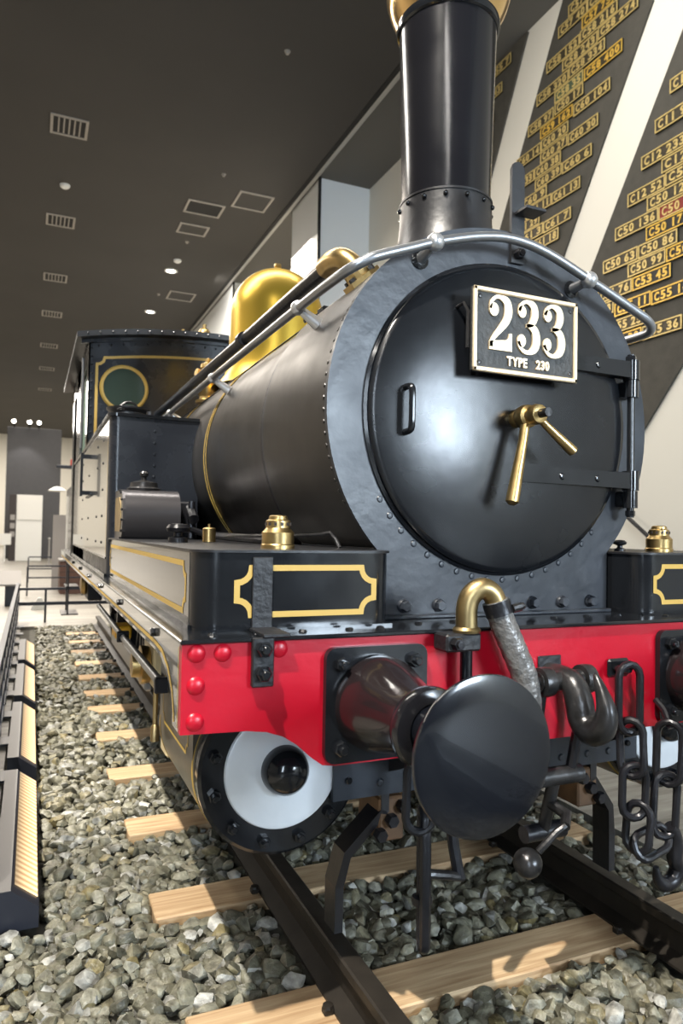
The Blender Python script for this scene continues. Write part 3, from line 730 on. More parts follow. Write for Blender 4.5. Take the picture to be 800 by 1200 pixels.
# door
DZ = 1.687
door = MB().lathe([(.5, .245), (.524, .240), (.529, .230), (.524, .221), (.508, .217), (.46, .207), (.38, .196), (.28, .187), (.16, .181), (.06, .179), (0, .179)], (0, 0, DZ), 'y', 96).build('smokebox_door', 'door_paint', LOCO, ang=50)
MB().lathe([(.540, .2505), (.540, .243), (.530, .238), (.528, .2505)], (0, 0, DZ), 'y', 80).build('door_seat_ring', 'black_gloss', door)
for z, x0 in ((1.905, .12), (1.495, .03)):
    st = MB().add([(x0, .176, z-.026), (x0, .176, z+.026), (.30, .178, z+.027), (.30, .178, z-.027), (.52, .176, z+.030), (.52, .176, z-.030), (.555, .176, z+.030), (.555, .176, z-.030)] +
                  [(x0, .190, z-.026), (x0, .190, z+.026), (.30, .195, z+.027), (.30, .195, z-.027), (.52, .22, z+.030), (.52, .22, z-.030), (.555, .22, z+.030), (.555, .22, z-.030)],
                  [(0, 1, 2, 3), (3, 2, 4, 5), (5, 4, 6, 7), (8, 11, 10, 9), (11, 13, 12, 10), (13, 15, 14, 12), (1, 9, 10, 2), (2, 10, 12, 4), (4, 12, 14, 6), (0, 3, 11, 8), (3, 5, 13, 11), (5, 7, 15, 13), (0, 8, 9, 1), (6, 14, 15, 7)])
    st = st.build('hinge_strap', 'black_gloss', door, False)
    MB().cyl((.535, .196, z-.036), (.535, .196, z+.036), .030, 18).build('hinge_knuckle', 'black_gloss', door)
    MB().box(.512, .575, .20, .252, z-.095, z-.038, .006).build('hinge_lug', 'black_gloss', door, False)
    MB().cyl((.535, .196, z-.10), (.535, .196, z-.038), .026, 16).build('hinge_lug_eye', 'black_gloss', door)
    srv = meshof(MB().lathe([(0, -.007), (.009, -.005), (.013, 0)], (0, 0, 0), 'y', 10), 'rivet', 'black_gloss')
    for x in ((.20, .36) if z < 1.7 else (.36,)): share('rivet', srv, door, (x, .1775, z))
MB().cyl((.535, .196, 1.36), (.535, .196, 1.965), .0135, 14).build('hinge_pin', 'black_gloss', door)
MB().hexa((.535, .196, 1.385), (0, 0, -1), .018, .02).build('pin_nut', 'black_gloss', door)
MB().hexa((.535, .196, 1.94), (0, 0, 1), .020, .02).build('pin_nut', 'black_gloss', door)
MB().tube(smooth_path([(-.412, .205, 1.752), (-.412, .172, 1.750), (-.412, .158, 1.738), (-.412, .156, 1.68), (-.412, .158, 1.622), (-.412, .172, 1.610), (-.412, .205, 1.608)], 4), .0105, 10).build('grab_handle', 'black_gloss', door)
# dart handles
da = MB().lathe([(.030, .182), (.032, .165), (.028, .155), (.036, .145), (.040, .125), (.037, .105), (.028, .098), (.031, .090), (.034, .070), (.030, .052), (.020, .048), (0, .048)], (0, 0, 1.680), 'y', 24).build('dart_hub', 'brass', door)
MB().cyl((0, .05, 1.680), (0, .012, 1.680), .0145, 14).build('dart_spindle', 'worn_steel', door)
MB().tube([(-.008, .115, 1.665), (-.020, .112, 1.60), (-.058, .107, 1.43), (-.066, .106, 1.395), (-.068, .1055, 1.385)], [.016, .0155, .0215, .022, .010], 14).build('dart_handle', 'brass', door)
MB().tube([(.014, .072, 1.668), (.040, .068, 1.645), (.118, .052, 1.578), (.134, .05, 1.565), (.139, .049, 1.560)], [.013, .013, .018, .018, .008], 14).build('dart_handle', 'brass', door)

# number plate
npz = 1.9505; npy = .127
npl = empty('number_plate', (0, 0, 0)); npl.parent = LOCO
NP = MB().box(-.213, .213, npy, npy+.016, npz-.138, npz+.138, .004).build('number_plate_back', 'plate_black', LOCO, False)
bpy.data.objects.remove(npl); NP.name = 'number_plate'
m = MB(); q = .0155
m.box(-.213, .213, npy-.008, npy+.003, npz+.138-q, npz+.138, .0035).box(-.213, .213, npy-.008, npy+.003, npz-.138, npz-.138+q, .0035)
m.box(-.213, -.213+q, npy-.008, npy+.003, npz-.138, npz+.138, .0035).box(.213-q, .213, npy-.008, npy+.003, npz-.138, npz+.138, .0035)
m.build('border', 'plate_brass', NP, False)
def stroke(mb, pts, P, y0, y1):
    """fat pen stroke: pts (u, v, width)"""
    c = smooth_path([(a, b_, w_) for a, b_, w_ in pts], 5); L = []; Rr = []
    for i, p in enumerate(c):
        d = Vector((c[min(i+1, len(c)-1)]-c[max(i-1, 0)])[:2]).normalized(); n = Vector((-d.y, d.x))*p.z/2
        L.append(Vector(p[:2])+n); Rr.append(Vector(p[:2])-n)
    n = len(c); vs = []
    for y in (y0, y1): vs += [P(p.x, p.y, y) for p in L]+[P(p.x, p.y, y) for p in Rr]
    fs = []
    for i in range(n-1): fs += [(i, i+1, n+i+1, n+i), (2*n+i, 3*n+i, 3*n+i+1, 2*n+i+1), (i, 2*n+i, 2*n+i+1, i+1), (n+i, n+i+1, 3*n+i+1, 3*n+i)]
    fs += [(0, n, 3*n, 2*n), (n-1, 3*n-1, 4*n-1, 2*n-1)]
    mb.add(vs, fs)
def disc(mb, u, v, r, P, y0, y1):
    p = arc(u, v, r, 0, 360, 16)[:-1]; mb.add([P(a, b_, y0) for a, b_ in p]+[P(a, b_, y1) for a, b_ in p], [tuple(range(16)), tuple(range(31, 15, -1))]+[(i, (i+1) % 16, 16+(i+1) % 16, 16+i) for i in range(16)])
def digit(kind, cx):
    S = .123; z0 = npz-.060
    P = lambda u, v, y: (cx+(u-.47)*S*.80, y, z0+v*S*1.0)
    mb = MB(); y0, y1 = npy-.007, npy+.002
    if kind == '3':
        stroke(mb, [(.10, 1.12, .10), (.16, 1.27, .12), (.30, 1.375, .10), (.47, 1.39, .13), (.68, 1.30, .25), (.745, 1.09, .29), (.66, .88, .23), (.50, .77, .13), (.40, .75, .09)], P, y0, y1)
        stroke(mb, [(.40, .75, .09), (.53, .745, .14), (.74, .64, .27), (.82, .40, .31), (.74, .16, .26), (.50, .03, .13), (.28, .05, .11), (.13, .17, .12), (.08, .30, .10)], P, y0, y1)
        disc(mb, .215, 1.11, .165, P, y0, y1); disc(mb, .20, .32, .175, P, y0, y1)
    else:
        stroke(mb, [(.07, 1.06, .08), (.11, 1.25, .11), (.27, 1.38, .10), (.48, 1.39, .13), (.71, 1.29, .26), (.785, 1.05, .30), (.70, .80, .26), (.48, .57, .20), (.26, .37, .15), (.12, .20, .13), (.10, .05, .13)], P, y0, y1)
        disc(mb, .205, 1.05, .18, P, y0, y1)
        pl = [(.035, -.02), (.93, -.02), (.93, .46), (.83, .46), (.80, .34), (.70, .27), (.035, .20)]
        mb.add([P(a, b_, y0) for a, b_ in pl]+[P(a, b_, y1) for a, b_ in pl], [tuple(range(7)), tuple(range(13, 6, -1))]+[(i, (i+1) % 7, 7+(i+1) % 7, 7+i) for i in range(7)])
    return mb.build('digit', 'plate_brass', NP, ang=40)
digit('2', -.108); digit('3', .003); digit('3', .109)
for s_, cx in (('TYPE', -.040), ('230', .065)):
    me = text_mesh(s_, .041, .003, .0016, 'small_lettering', 'plate_brass', 1.12)
    share('small_lettering', me, NP, (cx, npy-.003, npz-.095), (PI/2, 0, 0), (.82, 1, 1))
ns = meshof(MB().lathe([(0, -.004), (.006, -.003), (.008, 0)], (0, 0, 0), 'y', 10), 'screw', 'worn_steel')
for x in (-.185, .185):
    for z in (-.108, .108): share('screw', ns, NP, (x, npy, npz+z))
for x in (-.15, .15):
    MB().box(x-.012, x+.012, npy+.015, .215, npz-.10, npz-.085).box(x-.012, x+.012, npy+.015, .225, npz+.06, npz+.075).build('standoff', 'dark_iron', NP, False)
MB().tube([(-.225, .20, npz+.085), (-.222, .165, npz+.09), (-.215, .15, npz+.06), (-.216, .15, npz-.06)], .006, 8).build('fixing_rod', 'worn_steel', NP)

# chimney
CY = .645
ch = MB().lathe([(.176, 2.52), (.177, 2.60), (.184, 2.9), (.1945, 3.27), (.196, 3.33)], (0, CY, 0), 'z', 64).build('chimney', 'chimney_black', LOCO)
skirt = MB(); n = 64; rows = []
prof = [(.183, 2.60, 0), (.184, 2.52, 0), (.19, 2.45, .0), (.205, 2.40, .35), (.235, 2.365, .8), (.275, 2.352, 1.0)]
for r_, z_, f_ in prof:
    row = []
    for i in range(n):
        t = 2*PI*i/n; x = r_*math.cos(t); y = r_*math.sin(t); drop = math.sqrt(R*R-x*x)-R
        row.append((x, CY+y, z_+drop*f_))
    rows.append(row)
vs = [p for r_ in rows for p in r_]; fs = [(a*n+i, a*n+(i+1) % n, (a+1)*n+(i+1) % n, (a+1)*n+i) for a in range(len(rows)-1) for i in range(n)]
skirt.add(vs, fs); sk = skirt.build('chimney_base', 'black_satin', ch, ang=60)
MB().lathe([(.1835, 2.600), (.1865, 2.600), (.1865, 2.592), (.183, 2.592)], (0, CY, 0), 'z', 48).build('base_edge', 'black_satin', ch)
cr = meshof(MB().ball((0, 0, 0), .010, 8, 6), 'rivet', 'black_gloss')
for i in range(14):
    t = 2*PI*i/14+.12; share('rivet', cr, ch, (.186*math.cos(t), CY+.186*math.sin(t), 2.572))
MB().lathe([(.197, 3.30), (.205, 3.305), (.208, 3.32), (.205, 3.335), (.197, 3.34)], (0, CY, 0), 'z', 48).build('cap_bead', 'black_gloss', ch)
MB().lathe([(.199, 3.335), (.214, 3.36), (.235, 3.40), (.25, 3.45), (.252, 3.49), (.243, 3.53), (.228, 3.55), (.205, 3.555), (.19, 3.54), (.185, 3.45)], (0, CY, 0), 'z', 64).build('chimney_cap', 'copper_cap', ch, ang=60)
# lamp iron on top of the smokebox
k = MB().prism([(.018, 2.24), (.072, 2.24), (.072, 2.575), (.063, 2.595), (.045, 2.602), (.027, 2.595), (.018, 2.575)], 'y', .236, .249).box(.03, .115, .17, .24, 2.408, 2.420, .002).build('lamp_iron', 'black_satin', LOCO, False)
share('bolt', mnut, k, (.045, .236, 2.27))

# boiler
bo = MB().lathe([(.640, .93), (.640, 4.36)], (0, 0, AZ), 'y', 96).build('boiler', 'boiler_cladding', LOCO)
MB().lathe([(.655, .268), (.6565, .275), (.6565, .93), (.64, .935)], (0, 0, AZ), 'y', 96).build('smokebox_cladding', 'boiler_cladding', bo)
def band(y, wd, m, name, r=.640, par=bo, h=.004):
    return MB().lathe([(r, y-wd/2), (r+h, y-wd/2), (r+h, y+wd/2), (r, y+wd/2)], (0, 0, AZ), 'y', 96).build(name, m, par)
band(.99, .022, 'black_rough', 'boiler_band', .640, bo, .006)
for y in (2.02, 3.12):
    band(y, .055, 'black_gloss', 'boiler_band'); 
    for d in (-.0245, .0245): band(y+d, .006, 'gold_paint', 'gold_lining', .642)
MB().box(-.40, -.36, .95, 1.02, 2.20, 2.235, .004).cyl((-.40, .985, 2.205), (-.47, .985, 2.165), .008, 8).build('band_clip', 'black_gloss', bo, False)
m = MB()       # lap seam along the upper flank
t0 = math.radians(132); m.prism([(.642*math.cos(t0+d), AZ+r_*math.sin(t0+d)) for d, r_ in ((-.02, .642), (.02, .642))]+[(.648*math.cos(t0+d), AZ+.648*math.sin(t0+d)) for d in (.02, -.02)], 'y', .95, 4.3)
m.build('lap_strip', 'black_satin', bo, False)
# dome
dm = MB().lathe([(.43, 2.235), (.385, 2.265), (.345, 2.32), (.325, 2.39), (.317, 2.48), (.315, 2.74)]+[(.315*math.cos(math.radians(t)), 2.74+.325*math.sin(math.radians(t))) for t in range(8, 90, 8)]+[(0, 3.065)], (0, 2.80, 0), 'z', 64).build('steam_dome', 'brass_polished', LOCO, ang=70)
MB().lathe([(.022, 3.06), (.02, 3.085), (.026, 3.092), (.024, 3.11), (0, 3.118)], (0, 2.80, 0), 'z', 14).build('dome_nut', 'brass', dm)
MB().box(-.012, .012, 2.62, 2.66, 2.98, 3.0).build('dome_slot', 'poster_dark', dm, False)

# handrail: side runs and the arch over the smokebox front
HX, HZ, HR = .635, 2.088, .0165
arch = [(-.635, 3.75, 2.094), (-.635, 1.9, 2.092), (-.635, .45, HZ), (-.632, .30, 2.088), (-.612, .205, 2.10), (-.56, .174, 2.13), (-.512, .17, 2.151), (-.422, .17, 2.186), (-.329, .17, 2.222), (-.166, .17, 2.270), (-.029, .17, 2.288), (.116, .17, 2.267), (.307, .17, 2.202), (.51, .17, 2.127), (.595, .172, 2.092), (.628, .195, 2.066), (.635, .27, 2.062), (.635, .45, 2.066), (.635, 1.9, 2.09), (.635, 3.75, 2.094)]
hp = [Vector(arch[0]), Vector(arch[1])]+smooth_path(arch[2:-2], 5)+[Vector(arch[-2]), Vector(arch[-1])]
H = MB().tube(hp, HR, 14).build('handrail', 'steel_rail', LOCO)
for x, z, bx, bz in ((-.329, 2.222, -.34, 2.19), (.307, 2.202, .295, 2.19)):
    MB().ball((x, .17, z), .030, 16, 10).build('rail_ball', 'aluminium_bright', H)
    MB().tube([(x, .172, z), ((x+bx)/2, .21, (z+bz)/2), (bx, .252, bz)], [.017, .017, .020], 12).build('rail_stub', 'steel_rail', H)
    MB().lathe([(.030, .256), (.032, .246), (.022, .240), (.0, .240)], (bx, 0, bz), 'y', 14).build('stub_collar', 'black_gloss', H)
for y in (.606, 1.92, 3.18):
    for s in (-1, 1):
        z = 2.09; MB().ball((s*HX, y, z), .027, 14, 8).build('rail_ball', 'aluminium_bright', H)
        d = Vector((s*HX, 0, z-AZ)).normalized(); e = Vector((0, y, AZ))+d*.645
        MB().cyl((s*HX, y, z), e, .014, 12, .026).build('rail_pillar', 'aluminium_bright', H)
# exhaust pipe beside the handrail
px_, pz_ = -.50, 2.282
EP = MB().tube([(px_, .62, pz_-.002), (px_, 1.6, pz_), (px_-.03, 2.8, pz_-.02), (px_-.05, 4.36, pz_-.03)], .030, 14).build('exhaust_pipe', 'dark_iron', LOCO)
for y in (1.75, 3.3): MB().cyl((px_-.015, y, pz_-.005), (px_-.016, y+.05, pz_-.006), .036, 14).build('pipe_joint', 'dark_iron', EP)
MB().tube(smooth_path([(px_, .68, pz_), (px_, .60, pz_), (px_+.012, .545, pz_-.012), (px_+.04, .515, pz_-.045), (px_+.06, .505, pz_-.09)], 5), .041, 16).build('pipe_elbow', 'brass', EP)
d = Vector((-.43, 0, .50)).normalized()
for k_, (r_, a, b_) in enumerate(((.075, .648, .672), (.05, .67, .72))):
    MB().cyl(Vector((0, .505, AZ))+d*a, Vector((0, .505, AZ))+d*b_, r_, 6 if k_ == 0 else 16).build('pipe_flange', 'brass', EP, False)
for a in range(4):
    u, v, _ = frame(d); t = a*PI/2+.5
    c = Vector((0, .505, AZ))+d*.668+(u*math.cos(t)+v*math.sin(t))*.056
    MB().hexa(c, d, .013, .018).build('flange_nut', 'worn_steel', EP)

# brass fittings on and beside the boiler
def fitting(name, loc, prof, m='brass', n=20):
    return MB().lathe(prof, loc, 'z', n).build(name, m, LOCO)
b1 = fitting('brass_lubricator', (-.352, 3.3, 2.20), [(0, 0), (.085, 0), (.085, .02), (.06, .03), (.055, .05), (.062, .06), (.062, .21), (.05, .225), (.045, .25), (.055, .26), (.05, .285), (.02, .30), (.015, .33), (0, .335)])
MB().cyl((-.352, 3.3, 2.40), (-.44, 3.28, 2.42), .028, 10).build('side_spout', 'brass', b1)
b2 = fitting('check_valve', (-.64, 3.2, 1.66), [(.0, 0), (.03, .0), (.032, .02), (.05, .03), (.05, .06), (.04, .07), (.055, .09), (.055, .16), (.035, .175), (.035, .19), (0, .20)])
MB().cyl((-.64, 3.2, 1.75), (-.52, 3.2, 1.75), .03, 10).build('valve_neck', 'dark_iron', b2)
mat('copper_pipe', (.55, .27, .12), .35, 1.)
MB().tube(smooth_path([(-.64, 3.2, 1.67), (-.645, 3.2, 1.55), (-.63, 3.17, 1.45), (-.60, 3.05, 1.38)], 5), .012, 8).build('feed_pipe', 'copper_pipe', b2)
MB().tube(smooth_path([(-.63, 3.2, 1.67), (-.63, 3.12, 1.55), (-.60, 2.95, 1.47), (-.56, 2.8, 1.41)], 5), .012, 8).build('feed_pipe', 'copper_pipe', b2)
MB().tube(smooth_path([(-.60, 3.1, 1.42), (-.68, 2.5, 1.33), (-.70, 1.8, 1.27), (-.69, 1.0, 1.255), (-.62, .7, 1.25)], 5), .017, 8).build('side_pipe', 'dark_iron', LOCO)
def tank_valve(s):
    v = MB().lathe([(0, 0), (.052, 0), (.052, .012), (.049, .016), (.05, .05), (.041, .060), (.038, .064), (.038, .086), (.03, .09), (.028, .10), (.022, .103), (0, .104)], (s*.795, .30, TT+.006), 'z', 28).build('brass_valve', 'brass', LOCO)
    hl = meshof(MB().box(-.004, .004, -.002, .002, -.005, .005), 'slot', 'poster_dark', False)
    for i in range(12):
        t = 2*PI*i/12; share('slot', hl, v, (s*.795+.0385*math.cos(t), .30+.0385*math.sin(t), TT+.082), (0, 0, t+PI/2))
    kn = MB().lathe([(0, 0), (.022, 0), (.02, .01), (.01, .014), (.01, .022), (.024, .028), (.026, .036), (.018, .043), (0, .045)], (s*.63, .34, TT+.006), 'z', 16)
    if s > 0: kn.build('tank_knob', 'dark_iron', LOCO)
tank_valve(-1); tank_valve(1)
MB().lathe([(0, 0), (.040, 0), (.040, .02), (.018, .025), (.018, .04), (.045, .045), (.05, .06), (.04, .075), (0, .08)], (-.93, 1.2, TT+.006), 'z', 18).build('tank_knob', 'dark_iron', LOCO)
sv = MB().lathe([(0, 0), (.028, 0), (.028, .055), (.022, .06), (.006, .062), (.006, .075), (0, .076)], (-.80, 1.2, TT+.010), 'z', 18).build('small_brass_cap', 'brass', LOCO)
lv = MB().tube(smooth_path([(-.76, 1.05, 1.262), (-.74, .75, 1.268), (-.655, .50, 1.272), (-.60, .42, 1.278)], 5), .006, 8).build('operating_rod', 'worn_steel', LOCO)
MB().tube([(-.60, .42, 1.278), (-.58, .40, 1.284), (-.565, .385, 1.262), (-.558, .37, 1.235)], .008, 8).build('rod_end', 'worn_steel', lv)

# tall side tanks, cab
S0, S1, SX0, SX1, ST = 2.38, 5.95, .60, 1.10, 1.92
for s in (-1, 1):
    p = [(s*x, y) for x, y in (arc(SX1-.05, S0+.05, .05, 270, 360, 5)+[(SX1, S1), (SX0, S1), (SX0, S0)])]
    t = MB().prism(p, 'z', ZF, ST).build('side_tank', 'cab_paint', LOCO, ang=25)
    MB().prism([(s*x, y) for x, y in (arc(SX1-.04, S0+.04, .055, 270, 360, 5)+[(SX1+.015, S1), (SX0, S1), (SX0, S0-.015)])], 'z', ST, ST+.018).build('top_beading', 'black_gloss', t, ang=25)
    ss = MB().box(*sorted((s*SX1, s*(SX1+.002))), S0+.06, S1, ZF+.10, ST-.01).build('side_sheet', 'side_sheen_pale', t, False)
    MB().box(*sorted((s*SX1, s*(SX1+.012))), S0+.02, S1, ZF, ZF+.018).box(*sorted((s*SX1, s*(SX1+.006))), S0+.06, S1, ZF+.10, ZF+.11).build('foot_angle', 'black_gloss', t, False)
    m = MB(); ribbon(m, [(S0+.075, ST-.02), (S0+.075, ZF+.13)], .010, lambda u, v, h: (s*(SX1+.002+h), u, v), False); m.build('gold_lining', 'gold_paint', t, False)
    m = MB()
    for i in range(9): m.lathe([(0, -.006), (.007, -.004), (.009, 0)], (s*.855, S0, 1.32+i*.066), 'y', 8)
    tag(m.build('rivet_row', 'cab_paint', t), kind='stuff')
    fr = meshof(MB().ball((0, 0, 0), .013, 8, 6), 'rivet', 'worn_steel')
    for x, z in ((1.06, 1.22), (1.00, 1.22), (1.04, 1.045), (1.088, 1.22)): share('rivet', fr, t, (s*x, S0-.001, z))
    m = MB()
    for yy in (2.75, 3.15, 3.9, 4.6):
        for zz in (1.2, 1.36, 1.52, 1.68, 1.82): m.lathe([(0, .006), (.008, .004), (.010, 0)], (s*(SX1+.002), yy, zz), (s, 0, 0), 6)
    tag(m.build('side_rivets', 'dark_iron', t), kind='stuff')
    # filler
    fc = (s*.965, 2.74, ST+.018)
    fl = MB().lathe([(.118, 0), (.118, .02), (.105, .022), (.105, .055), (.128, .075), (.130, .085), (.105, .088), (.08, .095), (.0, .10)], fc, 'z', 28).build('filler_cap', 'black_satin', t)
    MB().tube(smooth_path([(fc[0]-.05, 2.70, ST+.112), (fc[0]-.02, 2.70, ST+.135), (fc[0]+.02, 2.70, ST+.135), (fc[0]+.05, 2.70, ST+.112)], 4), .008, 8).build('cap_handle', 'worn_steel', fl)
    MB().cyl((s*.86, 2.55, ST+.018), (s*.86, 2.55, ST+.065), .022, 10).build('vent_stub', 'black_satin', t)
    # side bracket with handle
    hb = MB().box(*sorted((s*1.10, s*1.17)), 3.78, 3.83, 1.53, 1.56).box(*sorted((s*1.10, s*1.17)), 3.78, 3.83, 1.80, 1.83).box(*sorted((s*1.155, s*1.172)), 3.775, 3.835, 1.52, 1.84).box(*sorted((s*1.10, s*1.112)), 3.6, 4.1, 1.515, 1.53)
    hb.build('side_handle', 'dark_iron', t, False)
# cab
CF, CB, CX = 4.36, 6.7, 1.10
def roofz(x): return 2.985-.125*(x/1.2)**2
cab = empty('cab', (0, 0, 0)); cab.parent = LOCO
fpoly = [(-CX, ZF), (CX, ZF)]+[(x, roofz(x)-.03) for x in np.linspace(CX, -CX, 17)]
MB().prism(fpoly, 'y', CF, CF+.012).build('front_sheet', 'cab_paint', cab, False)
for s in (-1, 1):
    q = MB()
    q.box(*sorted((s*CX, s*(CX-.012))), CF, CF+.18, ZF, 2.82).box(*sorted((s*CX, s*(CX-.012))), CF+.18, 6.0, ZF, 1.95).box(*sorted((s*CX, s*(CX-.012))), 5.35, 5.9, 1.95, 2.82).box(*sorted((s*CX, s*(CX-.012))), 6.45, CB, ZF, 2.82)
    q.box(*sorted((s*CX, s*(CX-.012))), CF+.18, CB, 2.66, 2.82)
    q.build('side_sheet', 'side_sheen_pale', cab, False)
    MB().box(*sorted((s*(CX-.03), s*(CX-.022))), CF+.2, 5.33, 1.96, 2.65).build('side_window', 'cab_green', cab, False)
    MB().cyl((s*1.135, CF+.1, 1.95), (s*1.135, CF+.1, 2.7), .012, 8).build('grab_rail', 'steel_rail', cab)
    # bunker
    MB().box(*sorted((s*CX, s*(CX-.012))), CB, 7.8, ZF, 1.75).build('bunker_side', 'side_sheen_pale', cab, False)
MB().box(-CX, CX, CB-.012, CB, ZF, 2.82).build('back_sheet', 'cab_paint', cab, False)
MB().box(-CX, CX, 7.78, 7.8, ZF, 1.75).build('bunker_back', 'cab_paint', cab, False)
rp = [(x, roofz(x)) for x in np.linspace(-1.2, 1.2, 21)]; rp += [(x, z-.045) for x, z in rp[::-1]]
roof = MB().prism(rp, 'y', CF-.13, CB+.15).build('roof', 'black_satin', cab, ang=25)
ra = [(x, roofz(x)-.045) for x in np.linspace(-1.16, 1.16, 21)]; ra += [(x, z-.03) for x, z in ra[::-1]]
MB().prism(ra, 'y', CF-.03, CF).build('roof_angle', 'cab_paint', cab, ang=25)
m = MB()
for i in range(24):
    x = -1.12+2.24*i/23; m.ball((x, CF-.132, roofz(x)-.022), .010, 6, 4); m.ball((x, CF-.002, roofz(x)-.10), .010, 6, 4)
for i in range(12): m.ball((-1.075, CF-.002, 2.0+i*.07), .010, 6, 4); m.ball((1.075, CF-.002, 2.0+i*.07), .010, 6, 4)
tag(m.build('rivet_row', 'cab_paint', cab), kind='stuff')
m = MB()
lp = [(-1.035, 1.9), (-1.035, 2.64), (-1.01, 2.645), (-.985, 2.665), (-.975, 2.70)]+[(x, roofz(x)-.205) for x in np.linspace(-.95, .95, 21)]+[(.975, 2.70), (.985, 2.665), (1.01, 2.645), (1.035, 2.64), (1.035, 1.9)]
ribbon(m, lp, .022, lambda u, v, h: (u, CF-h, v), False); m.build('gold_lining', 'gold_paint', cab, False)
for s in (-1, 1):
    c = (s*.815, CF, 2.455)
    MB().lathe([(.168, 0), (.168, -.018), (.186, -.018), (.198, -.008), (.198, 0)], c, 'y', 40).build('window_ring', 'gold_paint', cab)
    MB().lathe([(0, -.006), (.17, -.006), (.17, 0)], c, 'y', 32).build('window_glass', 'cab_glass', cab)
for x, z, sc_ in ((-.236, 3.0, .75), (-.035, 3.0, 1.)):
    MB().lathe([(r_*sc_, h_*sc_) for r_, h_ in ((0, 0), (.03, 0), (.03, .03), (.02, .04), (.02, .07), (.052, .08), (.055, .09), (.055, .20), (.04, .225), (.018, .235), (.018, .27), (0, .275))], (x, 4.9, roofz(x)-.01), 'z', 16).build('whistle', 'brass', cab)
# lubricator box in front of the tall tank
prof = [(2.34, TT+.006), (2.02, TT+.006), (1.985, 1.27), (1.965, 1.33), (1.965, 1.385), (1.985, 1.44), (2.03, 1.478), (2.08, 1.49), (2.34, 1.49)]
mat('box_steel', (.10, .095, .10), .3, .7, bump=.03, bscale=6)
lb = MB().prism(prof, 'x', -1.055, -.775).build('oil_box', 'box_steel', LOCO, ang=40)
MB().prism([(y, z) for y, z in prof], 'x', -1.068, -1.055).build('end_plate', 'box_steel', lb, False)
MB().prism([(2.3, 1.27), (2.06, 1.27), (2.03, 1.33), (2.05, 1.41), (2.12, 1.45), (2.3, 1.45)], 'x', -1.071, -1.068).build('plaque', 'brass_dull', lb, False)
MB().lathe([(.085, 0), (.09, .012), (.075, .02), (.07, .045), (.03, .055), (.015, .06), (.012, .075), (.022, .082), (.024, .096), (.014, .107), (0, .109)], (-.94, 2.16, 1.49), 'z', 24).build('lid', 'worn_steel', lb)
m = MB()
for y, z in prof[1:-1]: m.ball((-1.072, y*.96+2.15*.04, z*.95+1.36*.05), .008, 6, 4)
tag(m.build('end_bolts', 'worn_steel', lb), kind='stuff')
pb = MB().box(-.76, -.66, 2.15, 2.35, 1.24, 1.44, .01).cyl((-.70, 2.1, 1.40), (-.70, 2.0, 1.34), .03, 10).cyl((-.70, 2.06, 1.24), (-.70, 2.06, 1.44), .018, 10).build('pump_body', 'dark_iron', LOCO)

